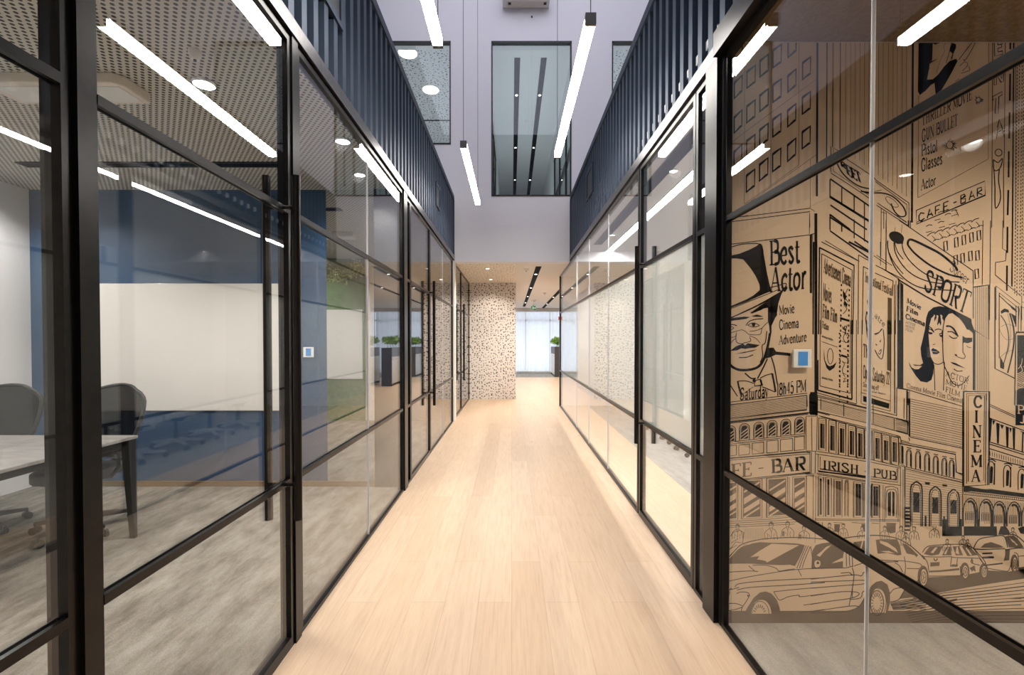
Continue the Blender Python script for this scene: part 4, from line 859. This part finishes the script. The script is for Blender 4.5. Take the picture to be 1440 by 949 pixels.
# --- abstract film poster and black poster
tile(1340, 430, .1475)
s(11, "400,-180 400,597 590,692"); s(8, "440,-120 440,480 440,500"); c(14, "540,70 575,200 582,330 560,480 520,640"); c(9, "455,90 500,160 525,250 530,350 512,450 480,560"); c(3, "520,70 545,200 545,330 520,460|440,210 470,280 520,325 580,310|455,200 520,175 600,200|450,490 510,440 580,420")
f("448,480 470,520 490,565 485,605 450,590|455,50 490,25 530,38 535,66 500,58 460,76|550,68 602,100 598,195"); s(8, "600,0 600,200|625,0 622,245|650,0 648,240|610,260 600,260 585,949")
f("600,245 760,245 760,260 600,260"); f("612,280 1000,280 1000,949 612,949"); s(7, "605,268 1000,268|605,268 603,949|1000,268 1000,960", PAP, 't')
for k in range(9): c(7, [(640 + k * 30, 560 + k * 15), (660 + k * 34, 620), (610, 650 + k * 18)], PAP, lay='t')
c(6, "615,720 650,735 720,720|612,770 660,780 740,750|660,500 650,560 620,600", PAP, lay='t')
tile(1260, 560, .18967)
f("885,-60 1100,-60 1100,200 885,200"); s(6, "878,205 1100,205", PAP, 't'); txt('P', (895, 50), (945, 55), (945, 115), (895, 110), 1.2, .9, PAP); txt('J', (915, 120), (960, 130), (960, 185), (912, 180), 1.2, .9, PAP)
# --- best actor poster
tile(1020, 300, K)
s(8, "45,295 805,205 855,190"); s(5, "803,0 800,195|832,200 832,860"); s(22, "815,200 815,760"); s(28, "862,0 862,1770"); f("860,1290 905,1290 905,1290 860,1290")
c(9, "45,325 150,296 270,287 322,291 345,305 362,370")
f("322,292 345,305 358,345 375,440 395,560 425,690 440,740 390,760 330,785 200,845 40,905 40,888 200,820 270,780 328,730 325,680 290,600 245,530 205,480 170,440 110,430 45,430 45,403 130,385 220,350 290,315")
c(9, "430,705 500,690 560,668 580,678 545,735 440,800 300,878 150,949"); c(7, "40,912 150,870 350,790 500,728"); c(11, "40,1000 200,930 350,858 500,770 560,715"); f("575,690 530,780 505,860 492,949 405,949 410,900 370,905 300,932 230,955 330,880 440,812 520,750")
txt('Best', (412, 268), (712, 236), (712, 462), (416, 492), 1.5, .6); txt('Actor', (428, 520), (775, 478), (770, 712), (424, 745), 1.5, .6)
tile(1020, 430, K)
f("405,0 490,0 493,90 475,115 440,190 440,260 425,300 418,190 405,150"); f("240,60 330,20 400,2 340,40 250,75"); f("35,118 180,103 240,105 200,124 35,146"); f("245,100 300,82 365,103 300,106"); c(9, "195,188 225,150 280,130 360,122|40,185 70,178 110,190"); c(7, "210,185 265,162 322,188 265,202 212,185"); ell(0, 268, 178, 17, 19); c(6, "40,205 60,200 80,210 60,225 40,222")
c(6, "40,262 90,245 130,235 160,229 200,250 225,272 330,272 350,212 405,155|230,242 290,236 350,212|40,300 90,295 105,262"); c(7, "105,255 100,322 115,352 155,360 190,350 240,335 232,298"); c(6, "230,285 290,310 330,355|95,310 60,345 40,385")
f("45,430 100,385 168,360 188,378 212,355 270,365 328,372 290,397 240,402 195,410 150,405 110,425"); f("90,458 200,435 305,413 260,432 180,450"); c(10, "130,493 200,490 265,466")
c(24, "35,550 80,590 150,612 250,605 320,575 365,510 400,400 425,260"); c(9, "330,540 355,480 350,380 380,350 395,240"); f("395,400 460,398 482,435 620,450 620,478 480,466 430,490 375,505"); c(13, "400,505 350,610 305,695|185,640 245,690 290,690"); c(12, "438,488 468,590 495,745")
c(9, "110,720 190,715 270,738"); c(16, "118,722 135,800 155,870|285,690 265,715 290,720"); s(10, "30,730 115,862"); s(9, "275,712 335,700 352,755 280,765 275,710"); c(9, "330,690 390,660 452,645|345,770 400,790 475,822"); c(18, "447,648 465,740 478,820|335,705 350,760"); s(5, "150,850 270,770")
txt('Movie', (508, 0), (655, -22), (658, 66), (510, 84), 1.5, .6); txt('Cinema', (508, 140), (697, 116), (700, 205), (510, 226), 1.5, .6); txt('Adventure', (508, 285), (772, 250), (774, 335), (508, 370), 1.5, .6)
txt('Saturday', (138, 790), (412, 752), (412, 866), (134, 895), 1.5, .6); txt('18h45 PM', (488, 742), (772, 704), (772, 812), (486, 852), 1.5, .6)
s(7, "35,918 780,832 780,960"); s(5, "35,942 775,855 775,960"); f("800,838 880,850 880,1045 800,1030")
# --- cafe storefront
tile(1020, 560, K)
for k in range(15): s(2.6, [(35, 72 + k * 10), (775, -12 + k * 9)])
s(6, "35,65 775,-30|775,-30 775,108 35,192|800,-30 800,135 35,222|35,240 790,152"); s(9, "35,230 790,142")
f("808,-60 876,-60 876,158 808,158")
for k, (x, y) in enumerate(((50, 262), (182, 240), (318, 226), (445, 210), (575, 198), (708, 178))):
    h = 165
    c(7, [(x - 48, y + h), (x - 48, y + 48), (x - 30, y + 12), (x, y), (x + 30, y + 8), (x + 48, y + 42), (x + 48, y + h - 12)]); c(4, [(x - 40, y + h - 10), (x - 40, y + 50), (x, y + 14), (x + 40, y + 46), (x + 40, y + h - 20)])
    f([(x - 33, y + h - 12), (x - 33, y + 55), (x - 20, y + 28), (x, y + 20), (x + 20, y + 24), (x + 33, y + 48), (x + 33, y + h - 24)])
    for q in (0, 30, 62): p([(x - 33, y + 92 + q), (x + 33, y + 40 + q), (x + 33, y + 52 + q), (x - 33, y + 100 + q)])
s(6, "35,418 760,335|35,438 760,350"); s(7, "768,175 768,492")
for x0, y0, x1, y1 in ((30, 456, 105, 552), (128, 446, 230, 544), (256, 428, 365, 532), (394, 408, 502, 522), (524, 394, 640, 508), (658, 372, 752, 498)): box(6, x0, y0, x1, y1, -12)
s(12, "35,572 760,510 810,515"); s(6, "35,590 805,528|805,515 805,705 35,782|35,796 820,712|822,180 826,500|768,170 872,168|876,170 868,500|770,500 870,505|820,510 818,715|858,510 855,715")
txt('FE', (48, 632), (254, 606), (252, 736), (52, 760), 1.7, .7, SOFT); txt('BAR', (428, 588), (766, 556), (766, 680), (432, 710), 1.7, .7); s(8, "315,668 362,663")
tile(1020, 660, K)
for x0, y0, x1, y1, sk in ((20, 132, 105, 472, -8), (168, 112, 335, 458, -10), (410, 96, 580, 442, -12), (655, 84, 758, 420, -8)):
    box(5, x0 - 14, y0 - 12, x1 + 14, y1 + 14, sk); f([(x0, y0), (x1, y0 + sk), (x1, y1 + sk), (x0, y1)], SOFT)
    w = x1 - x0
    for q, t_ in ((.12, .05), (.32, .16), (.46, .03), (.60, .14), (.82, .05)):
        ya = y0 + (y1 - y0) * q; p([(x0 + w * .05, ya + w * .32), (x1 - w * .05, ya - w * .25), (x1 - w * .05, ya - w * .25 + (y1 - y0) * t_), (x0 + w * .05, ya + w * .32 + (y1 - y0) * t_)])
s(5, "25,497 400,475 655,450|25,515 655,478|25,535 655,500 760,500|25,552 660,520|390,85 390,460|610,75 610,445"); s(5, "770,60 768,520|838,60 835,500|765,45 845,45 845,60 765,60")
for k in range(16): s(2, [(180 + k * 12, 560), (180 + k * 12, 660)], SOFT)
for a in ((115, 545, 58), (435, 530, 70), (592, 520, 62), (748, 558, 55)): person(*a)
s(5, "45,640 75,600 140,580 175,600 165,700 100,690 60,740 30,760|40,760 110,720|55,700 120,660")
tile(1140, 660, K)
for a in ((178, 530, 50), (310, 535, 52), (490, 560, 50), (705, 560, 52), (860, 560, 55)): person(*a)
# --- irish pub facade
tile(1140, 560, K)
s(6, "60,10 440,105 930,215|62,122 560,240 930,345|75,165 560,285 845,360 860,400 940,420|95,175 560,300 850,375"); s(9, "65,132 180,160"); s(7, "65,-20 65,130|95,0 95,110|315,55 315,170|795,190 795,300|922,210 922,340"); s(16, "570,85 570,240"); s(7, "595,0 595,245|568,0 568,245")
for k in range(11):
    s(2, [(97, 10 + k * 10), (312, 62 + k * 10)]); s(2, [(318, 66 + k * 10), (560, 122 + k * 11)]); s(2, [(598, 142 + k * 11), (793, 190 + k * 11)]); s(2, [(800, 192 + k * 11), (920, 218 + k * 11)])
for x, y0, y1 in ((112, 195, 490), (208, 215, 512), (300, 240, 535), (394, 265, 552), (474, 288, 570), (550, 312, 575), (638, 332, 590), (720, 355, 605), (802, 372, 622)):
    box(6, x - 36, y0 - 8, x + 34, y1, 12); s(4, [(x - 24, y0 + 12), (x + 22, y0 + 20)]); s(4, [(x - 24, y0 + 28), (x + 22, y0 + 36)]); f([(x - 22, y0 + 42), (x + 2, y0 + 46), (x + 2, y1 - 14), (x - 22, y1 - 18)]); f([(x + 4, y0 + 46), (x + 20, y0 + 50), (x + 20, y1 - 10), (x + 4, y1 - 14)], SOFT)
s(6, "60,505 560,580 855,650|50,530 560,605 855,665|70,530 68,690 560,765 830,800 832,665|90,555 88,672 555,745 822,780 822,668|55,712 560,790 855,830|62,725 560,800|855,650 855,830|840,420 840,640|895,660 895,949|855,640 895,655"); s(14, "75,695 560,752"); s(8, "840,425 945,450"); f("865,460 885,465 885,625 865,620")
txt('IRISH', (112, 590), (462, 640), (462, 722), (112, 668), 1.5, .6); s(7, "512,695 540,700"); txt('PUB', (590, 668), (818, 700), (818, 778), (590, 744), 1.5, .6)
tile(1140, 660, K)
for x, y0, y1, hw in ((95, 68, 445, 26), (168, 76, 448, 28), (258, 90, 450, 40), (448, 118, 455, 42), (545, 130, 455, 42), (615, 142, 455, 36)):
    box(5, x - hw, y0, x + hw, y1, 6); s(4, [(x - hw + 8, y0 + 10), (x - hw + 8, y1 - 6)]); f([(x - hw * .5, y0 + 16), (x + hw * .1, y0 + 18), (x + hw * .1, y1 - 14), (x - hw * .5, y1 - 14)] if hw > 30 else [(x - 10, y0 + 16), (x + 10, y0 + 18), (x + 10, y1 - 14), (x - 10, y1 - 14)], SOFT if x in (258, 545) else INK)
    if hw > 30: f([(x + hw * .15, y0 + 18), (x + hw * .75, y0 + 22), (x + hw * .75, y1 - 14), (x + hw * .15, y1 - 14)], INK if x in (448, 615) else SOFT)
c(5, "322,445 325,140 342,106 360,140 358,450|332,440 334,140 343,120 350,145 350,440"); c(6, "705,500 708,200 730,168 770,160 812,175 832,210 832,500|718,460 722,225 770,190 818,225 815,460"); f("735,440 735,225 765,205 765,445|778,205 800,220 798,445 778,445"); s(5, "40,470 850,480|40,482 850,492|660,150 658,620|690,150 688,500|50,60 40,700|855,130 850,560|880,0 878,620"); s(5, "75,500 75,560 110,560 110,500|215,505 300,510|390,505 560,515|580,510 650,515|715,510 820,515"); f("225,520 280,522 270,600 225,590|480,520 545,520 540,600 510,590|720,515 810,515 808,600 760,610 725,590", SOFT)
for k in range(7): f([(893, 358 + k * 35), (945, 358 + k * 35), (945, 376 + k * 35), (893, 376 + k * 35)])
s(5, "893,355 893,600|948,355 948,600")
# --- two tall posters
tile(1140, 340, .13699)
s(15, "92,60 445,242"); s(8, "112,122 425,290"); s(14, "90,55 80,949"); s(7, "112,122 106,949|425,290 415,949"); s(10, "445,235 432,949"); s(8, "110,0 485,195|490,135 635,212|490,135 486,949|540,255 635,300|540,250 528,949|660,320 845,402 838,555|665,240 949,385"); s(16, "905,380 900,949"); s(6, "875,400 870,949|715,0 715,240|770,0 770,295"); s(20, "390,0 640,130"); s(8, "60,0 55,949"); s(14, "30,0 24,949")
c(9, "785,0 800,100 860,220 949,330|860,0 890,100 949,180"); f("845,0 949,0 949,20 890,22")
txt('Advertisement Cinema', (136, 165), (412, 322), (410, 460), (130, 310), 2.0, 1.0, SOFT); txt('Movies', (128, 425), (216, 478), (212, 625), (124, 588), 2, 1, SOFT); txt('Film Film', (122, 640), (274, 705), (270, 828), (118, 770), 2, 1, SOFT); txt('Fiction', (118, 812), (186, 845), (183, 908), (116, 880), 2, 1, SOFT)
txt('International Festival', (560, 312), (836, 458), (832, 552), (555, 405), 1.8, 1.0, SOFT); txt('atre', (665, 712), (772, 830), (750, 880), (650, 765), .8, .8); c(9, "590,500 595,465 615,455 610,490|580,600 590,640 610,620 630,540|610,680 625,640"); f("790,570 832,580 832,949 790,949", SOFT)
for k in range(24):
    y = 430 + k * 52
    for x in (308, 390): f([(x - k * .9, y), (x + 14 - k * .9, y + 5), (x + 14 - k * .9, y + 28), (x - k * .9, y + 23)])
f("330,480 350,540 375,560 345,600 330,560|345,600 380,640 370,670 340,640|300,770 395,800 392,822 300,795"); c(7, "330,500 360,560 340,640 370,690 330,740|380,480 350,560 385,620|340,870 360,865 365,890 340,900 330,885 345,880|350,949 375,850"); 
c(9, "575,715 565,800 580,900 600,949|575,715 600,770 640,790|735,890 700,930 650,945"); f("580,815 595,840 585,860|620,900 632,890 630,915")
tile(1140, 450, K)
s(16, "66,668 395,756"); s(7, "88,628 378,698|50,690 435,800|60,715 820,910|62,730 560,850"); s(13, "68,380 68,668|395,0 392,756"); s(6, "90,0 88,628|378,0 378,698|435,0 435,800"); s(5, "488,0 480,790|765,0 758,870|480,690 755,772|480,795 755,868"); s(10, "800,0 800,890"); f("825,0 850,0 850,640 825,640|500,720 750,795 745,845 500,775"); f("850,0 882,0 882,650 850,640"); s(8, "825,640 945,668|920,660 918,949|820,640 818,915"); f("728,0 768,0 768,490 728,475", SOFT)
s(5, "105,205 255,258"); f("125,270 135,380 160,430 180,440 210,430 248,398 225,455 180,485 150,455 125,370"); ell(6, 186, 345, 27, 74)
txt('adventure thriller', (105, 140), (212, 178), (212, 198), (105, 160), 1.6, 1.2); txt('adventure thriller', (105, 535), (212, 562), (212, 582), (105, 555), 1.6, 1.2)
for k in range(13):
    y = 120 + k * 40
    for x in (270, 348): f([(x - 2, y), (x + 13, y + 4), (x + 13, y + 20), (x - 2, y + 16)])
c(6, "300,60 330,110 310,170 335,220|320,60 340,150|300,390 320,420 300,480 325,540|330,560 310,590 340,580|300,110 340,130"); f("290,325 350,345 348,365 288,345"); s(5, "300,400 340,410|300,200 345,215|310,270 340,280|300,500 340,520|310,560 340,550")
c(8, "530,0 535,120 555,215 580,200|690,90 700,200 690,330 672,370 640,340 612,285|612,140 650,120 672,85|540,120 560,150 580,150"); f("540,20 555,50 545,48|655,205 672,180 665,215|615,225 638,235 625,245"); c(6, "640,310 660,325 672,280 650,300|545,160 570,165 575,150")
txt('Thea', (500, 228), (582, 258), (580, 372), (498, 345), 2, 1, SOFT); txt('Opens Saturday 22', (500, 432), (752, 505), (750, 612), (498, 545), 1.8, 1, SOFT); txt('Something off', (498, 590), (650, 628), (648, 668), (496, 632), 1.5, 1, SOFT); txt('international theatre', (498, 655), (712, 695), (712, 712), (498, 672), 1.2, 1)
# --- billboard slats, brick arcade and cinema blade sign
tile(1260, 560, .18967)
for k in range(17): s(3.2, [(108, 5 + k * 17), (500, 88 + k * 17)])
f("75,-20 82,-20 82,165 75,160|92,0 106,0 106,288 92,280"); s(6, "0,150 88,175 85,262 0,240|60,0 58,150|95,290 100,315|0,275 30,285 40,330|105,288 500,372")
for k in range(8): s(1.8, [(0, 158 + k * 11), (84, 182 + k * 10)])
s(8, "28,335 440,415 446,548 492,560"); s(5, "30,322 445,402|60,505 492,608|62,520 492,622|30,335 28,480 62,500|445,545 492,572")
f("38,350 52,352 52,480 38,476")
for x, y in ((95, 380), (163, 394), (230, 410), (294, 428), (358, 444), (412, 458)):
    c(7, [(x - 18, y + 128), (x - 18, y + 25), (x, y), (x + 18, y + 28), (x + 18, y + 134)]); c(3, [(x - 10, y + 120), (x - 10, y + 25), (x, y + 12), (x + 10, y + 28), (x + 10, y + 126)]); f([(x + 8, y + 25), (x + 16, y + 35), (x + 16, y + 128), (x + 8, y + 124)]); s(6, [(x - 16, y - 15), (x + 18, y - 8)])
for k in range(22): s(2.2, [(70, 535 + k * 19), (492, 626 + k * 15)])
f("214,620 252,622 250,640 216,638|342,636 380,640 378,655 344,652"); s(6, "66,505 66,949|492,0 492,949")
for x, y, yb in ((150, 618, 845), (290, 655, 852), (425, 676, 855)):
    p([(x - 42, 949), (x - 42, y + 60), (x - 20, y + 14), (x, y), (x + 20, y + 12), (x + 42, y + 60), (x + 42, 949)]); c(11, [(x - 42, 949), (x - 42, y + 60), (x - 20, y + 14), (x, y), (x + 20, y + 12), (x + 42, y + 60), (x + 42, 949)]); c(5, [(x - 30, 949), (x - 30, y + 70), (x, y + 22), (x + 30, y + 70), (x + 30, 949)])
    tile(1260, 560, .18967); s(.1, [(0, 0), (1, 0)])
    s(48, [(x, y + 78), (x, yb)], INK, 't'); 
    for q in (0, 40, 58): s(5, [(x - 22, yb - 40 - q), (x + 22, yb - 115 - q)], PAP, 't')
    f([(x - 24, yb + 30), (x + 24, yb + 30), (x + 24, 949), (x - 24, 949)], SOFT)
for k in range(6): f([(66, 805 + k * 26), (102, 808 + k * 26), (102, 821 + k * 26), (66, 818 + k * 26)])
f("212,870 226,872 226,949 212,949|350,872 362,874 362,949 350,949")
f("508,-60 684,-60 672,640 508,650", PAP, lay='p'); s(11, "500,-55 500,655"); s(8, "505,-50 690,-50 688,640 505,652"); s(4, "522,-35 668,-35 660,620 522,632 522,-35|535,-22 655,-22 648,608 535,618 535,-22|670,-20 662,645")
for ch, x0, y0, x1, y1 in (('C', 570, -14, 640, 64), ('I', 578, 92, 612, 178), ('N', 562, 202, 636, 290), ('E', 566, 312, 630, 398), ('M', 550, 422, 640, 506), ('A', 556, 530, 625, 616)): txt(ch, (x0, y0), (x1, y0), (x1, y1), (x0, y1), 1.9, .8)
s(5, "690,42 880,130|690,55 880,142"); s(7, "690,145 949,240 1100,300|690,322 949,402 1100,450|690,338 949,418|690,372 1100,500|690,440 949,505")
f("690,150 712,155 700,318 690,318|742,180 768,188 762,338 748,332|812,205 836,215 832,365 818,358|862,215 884,222 880,385 868,378|712,160 735,168 720,200|770,192 800,200 785,230|838,215 858,222 848,260|915,240 949,250 1000,270 1000,290 949,265")
s(10, "940,250 935,400|985,270 980,420")
for k in range(22): s(4, [(695 + k * 17, 392 + k * 5.2), (697 + k * 17, 425 + k * 5.2)])
for x, y, yb in ((702, 460, 640), (822, 488, 660), (930, 515, 678), (1030, 540, 690)):
    c(7, [(x - 25, yb), (x - 24, y + 40), (x, y + 8), (x + 26, y + 40), (x + 22, yb)]); f([(x, y + 40), (x + 18, y + 50), (x + 12, yb - 12), (x - 8, yb - 10), (x - 6, y + 60)]); s(9, [(x + 28, y + 20), (x + 26, yb)]); c(8, [(x - 22, y - 2), (x + 10, y - 6), (x + 38, y + 10)])
f("498,652 560,655 600,665 700,672 949,705 1100,725 1100,752 949,735 700,705 560,690 498,690"); p("560,658 610,660 700,676 640,672"); s(5, "498,712 1100,775|498,690 1100,760")
for k in range(38): s(4, [(502 + k * 15, 692 + k * 1.6), (502 + k * 15, 708 + k * 1.6)])
for k in range(48): s(3, [(500 + k * 12, 722 + k * 1.5), (500 + k * 12, 930)])
for x, y in ((550, 742), (668, 748), (765, 765), (875, 768), (985, 780)):
    p([(x - 52, 949), (x - 50, y + 70), (x - 28, y + 16), (x, y), (x + 28, y + 16), (x + 50, y + 70), (x + 52, 949)]); c(8, [(x - 52, 949), (x - 50, y + 70), (x - 28, y + 16), (x, y), (x + 28, y + 16), (x + 50, y + 70), (x + 52, 949)])
    c(16, [(x - 20, y + 28), (x + 4, y + 22), (x + 24, y + 40), (x + 36, y + 90), (x + 38, 949)]); s(3, [(x - 38, y + 100), (x + 20, y + 100)])
    for k in range(5): s(5, [(x - 34 + k * 13, y + 105), (x - 34 + k * 13, y + 160)])
# --- kerb boards
tile(1270, 680, .17914)
f("305,280 460,276 462,410 306,412|474,282 600,278 730,264 738,408 476,408"); s(8, "358,316 412,314", PAP, 't'); s(16, "600,308 636,306", PAP, 't'); f("480,285 490,280 490,310 482,305", PAP, lay='p'); f("765,335 800,325 830,370 840,400 745,400|900,350 949,330 1100,320 1100,430 920,390")
person(860, 360, 40); person(85, 350, 46); person(245, 335, 46); person(20, 400, 44); person(345, 450, 40); person(470, 420, 36); person(505, 450, 34)
# --- near car
tile(1020, 740, K)
c(9, "20,310 90,230 160,170 300,130 460,112 700,106 949,122 1100,140 1230,200"); 
f("28,312 110,222 180,172 245,165 330,150 440,156 620,160 700,165 757,180 735,240 700,312 665,376 600,370 400,365 250,355 130,355 25,357 20,332", SOFT); p("235,295 330,230 440,165 705,178 395,345 385,330 340,320 300,315 325,282"); c(7, "40,300 120,215 180,180 240,168", PAP, lay='t')
p("430,375 560,368 620,365 655,380 640,395 520,400")
c(7, "20,437 150,428 250,425 312,430|220,375 250,400 285,430|260,370 380,370 480,398 512,425 600,412 660,405|20,525 200,485 400,450 640,415 949,392"); c(8, "90,578 120,550 250,530 500,512 949,490|110,605 250,580 600,560 949,535|20,600 60,600 130,580"); c(7, "462,622 700,597 949,577|460,620 485,665 520,702 600,670 700,655 720,670 949,640|745,750 949,720|710,825 949,790")
c(8, "105,640 150,625 215,632 232,662|20,640 40,600 60,590|15,735 100,735 162,757|15,805 100,790 162,768|225,670 195,720 160,772 150,820"); f("205,650 235,655 225,675 210,670"); ell(7, 10, 630, 30, 55); s(7, "690,405 725,475")
f("180,832 212,770 270,680 330,630 385,620 440,640 490,700 518,780 525,832", SOFT); p([(240, 832), (250, 780), (280, 725), (320, 698), (355, 695), (395, 715), (425, 760), (442, 832)]); ell(6, 330, 832, 85, 118, None, 0, 180, 360); ell(4, 348, 832, 92, 135, None, 0, 180, 360)
for k in range(1, 9):
    a = math.pi + math.pi * k / 9; s(9, [(325 + 40 * math.cos(a), 832 + 58 * math.sin(a)), (325 + 62 * math.cos(a), 832 + 88 * math.sin(a))], SOFT, 't')
c(7, "770,182 720,300 680,400|790,185 740,300 705,400|808,195 760,310 730,400|812,190 828,300 825,400"); f("820,400 830,230 860,180 920,160 949,158 1000,152 1080,165 1140,195 1120,300 1000,380 900,400", SOFT); p("870,275 920,235 960,195 1010,178 940,240 900,290"); p("935,400 1040,335 1110,300 1120,390 1000,402"); f("930,370 1120,330 1120,390 940,402", SOFT, lay='s'); p("845,355 850,330 875,318 905,330 910,365 890,390 855,390"); c(6, "845,355 850,330 875,318 905,330 910,365 890,390 855,390", closed=True); f("868,345 882,330 895,350 892,358 868,358", lay='t')
tile(1140, 740, .1686)
s(7, "295,220 298,335|320,235 325,330|345,240 350,340|0,352 300,345 350,330"); c(7, "250,390 320,385 345,410|345,345 360,400 350,500 318,665|0,440 340,405 420,412 440,385 475,375|0,465 250,455 460,450 435,480 250,495 0,515|0,580 250,545 380,548 400,570 330,600 150,625 0,650|350,480 345,600|0,712 320,665 400,668|330,610 415,595 430,550 450,540 465,560"); c(7, "0,722 200,716 330,700 400,668 440,610 470,540")
f("365,720 330,705 400,672 440,612 470,560 505,495 545,462 590,452 640,485 660,550 662,630 640,720", SOFT); p([(497, 720), (495, 620), (510, 560), (540, 520), (575, 515), (610, 550), (628, 600), (634, 660), (625, 720)])
ell(8, 552, 640, 55, 105); ell(5, 572, 632, 56, 112, None, 0, -100, 80); ell(0, 550, 632, 14, 20)
for k in range(18):
    a = 2 * math.pi * k / 18; s(7, [(551 + 30 * math.cos(a), 640 + 56 * math.sin(a)), (551 + 48 * math.cos(a), 640 + 92 * math.sin(a))], SOFT, 't')
c(7, "360,330 420,310 475,295|470,560 480,420 475,330|660,560 700,520 780,510|662,630 740,605 790,510"); f("735,605 790,510 840,545 880,575 850,592", SOFT)
c(8, "250,102 400,82 560,75 700,95 800,140 900,220 949,275"); f("345,170 360,130 430,122 410,185|440,120 475,122 475,230 420,200", SOFT); f("542,112 600,105 720,108 745,160 757,238 720,242 640,222 558,228", SOFT); p("575,118 640,135 710,185 728,222 660,180 580,140"); p("580,208 650,205 700,225 640,218"); f("762,142 800,150 840,185 895,240 880,258 868,240 800,225", SOFT)
c(6, "560,283 680,285 790,290 905,310 925,330|560,300 690,295|780,250 790,330 785,400|700,300 740,330 765,380|800,350 905,352|950,345 925,360 905,440 880,460|560,265 556,290"); s(9, "690,288 730,296")
for k in range(7): s(6 + k % 3 * 2, [(662 + k * 4, 640 + k * 9), (800 + k * 10, 612 + k * 12), (960, 588 + k * 17)])
# --- road, far cars
tile(1270, 680, .17914)
f("195,735 460,722 660,680 830,690 949,668 1100,640 1100,735 949,745 700,782 500,815 300,852 80,900 60,860 0,830 0,760 130,770 190,760", SOFT)
for k in range(16):
    y = 905 + k * 17; s(5 + (k * 7) % 4, [(-40 + k * 12, y + 30), (320, y - 48 + k * 4), (700, y - 95 + k * 8), (1100, y - 150 + k * 14)])
f("830,905 949,890 1100,860 1100,875 949,905|250,940 420,900 430,915 300,949", SOFT)
c(7, "150,540 180,500 230,485 400,475 480,480 540,500 600,560 640,610 652,650"); f("162,552 205,495 240,490 312,490 280,555 220,565|305,562 340,495 372,495 380,562|388,492 440,490 470,562 412,562|458,490 515,490 585,560 505,568", SOFT); p("215,540 250,500 270,500 235,545|320,550 350,500 358,500 335,555|410,545 420,495 428,495 440,555|485,500 500,500 540,560 525,560")
c(6, "150,572 270,575 382,572|382,575 425,580 600,585|150,560 190,620 200,680|380,575 370,650|425,585 420,640|445,650 455,690 450,720 200,725|600,590 640,640|540,585 535,620 600,640"); f("213,618 286,615 284,645 212,650|200,683 300,678 440,662 442,678 300,692 202,696|370,650 385,632 430,635 425,652", SOFT); c(8, "240,585 248,602 262,600 268,585"); f("535,590 550,600 548,625 538,615|520,660 545,650 560,640 570,690 550,680 540,690", SOFT)
for x, y, rx, ry in ((160, 735, 33, 76), (487, 692, 27, 58), (636, 690, 25, 50), (876, 632, 20, 62)):
    ell(0, x - 4, y - 6, rx + 10, ry + 10, SOFT); 
    q = [(x + rx * .8 * math.cos(t * .4), y + ry * .86 * math.sin(t * .4)) for t in range(16)]; p(q); ell(5, x, y, rx * .55, ry * .6)
    for k in range(5): s(4, [(x, y), (x + rx * .5 * math.cos(k * 1.26), y + ry * .55 * math.sin(k * 1.26))], SOFT, 't')
c(8, "550,512 575,460 610,430 700,415 790,412 820,500|780,400 870,400 930,440 1000,510|550,512 640,515 800,510|800,520 900,505 1000,510"); f("606,502 640,470 690,458 760,482 792,500 740,505|800,412 868,406 905,440 945,495 920,505 830,500|800,512 838,515 832,600 788,605 800,560", SOFT); p("830,420 880,460 860,460|850,440 900,480 890,485"); s(12, "620,548 700,544"); s(16, "620,580 712,577"); s(11, "645,640 780,625"); c(6, "560,520 600,580 640,640|640,660 760,680 820,685 840,650 862,590|900,570 1000,560|870,540 900,560 905,660")
f("900,660 1000,640 1000,680 905,690", SOFT)
# --- the street runs on to the right of the posters
tile(0, 0, 1)
s(1.4, "1452,58 1452,460|1600,58 1600,700|1606,58 1606,705|1760,58 1760,742"); s(.8, "1475,58 1475,330|1500,58 1500,345|1530,58 1530,360|1452,330 1600,405|1452,340 1600,415|1606,300 1760,372|1606,310 1760,382")
for k in range(5):
    for j in range(6):
        x, y = 1615 + k * 29, 75 + j * 36 + k * 13; s(1.3, [(x, y), (x + 15, y + 7), (x + 15, y + 28), (x, y + 21), (x, y - .6)])
        if j < 4: f([(1460 + k * 27, 425 + j * 62 + k * 13), (1470 + k * 27, 430 + j * 62 + k * 13), (1470 + k * 27, 468 + j * 62 + k * 13), (1460 + k * 27, 463 + j * 62 + k * 13)])
s(1.5, "1447,655 1600,700 1760,742|1447,662 1600,707 1760,749|1606,560 1760,620|1606,570 1760,630"); s(6, "1440,700 1600,722 1760,745")
for k in range(8):
    x, y = 1465 + k * 38, 712 + k * 4; c(1.5, [(x - 12, 800), (x - 12, y + 18), (x, y + 4), (x + 12, y + 18), (x + 12, 800)]); c(2.6, [(x + 2, y + 12), (x + 9, y + 22), (x + 9, 800)])
f("1436,800 1600,796 1900,790 1900,861 1600,861 1436,812", SOFT)
for k in range(6): s(1.2, [(1436, 818 + k * 8), (1600, 800 + k * 10), (1850, 775 + k * 15)], PAP, 't')
# --- dark ground band along the foot of the mural
zb = .065
SOFT.add([(XM + .0345, YM - .0015, .0), (4.69, YM - .0015, .0), (4.69, YM - .0015, zb), (XM + .0345, YM - .0015, zb)], [(0, 1, 2, 3)])
mural = thing('wall_mural', (MO[0], MO[1], 0), 'large tan mural with a black line drawing of a city street, posters and cars', 'mural')
b = MB(MO); b.box(XM + .0345, 4.69, YM - .0012, YM + .002, .0, 2.948); b.build('printed_paper', M['paper'], mural)
INK.build('ink_drawing', M['ink'], mural, fixn=False); SOFT.build('mid_tone_drawing', M['ink_soft'], mural, fixn=False); PAP.build('paper_highlights', M['paper_line'], mural, fixn=False)
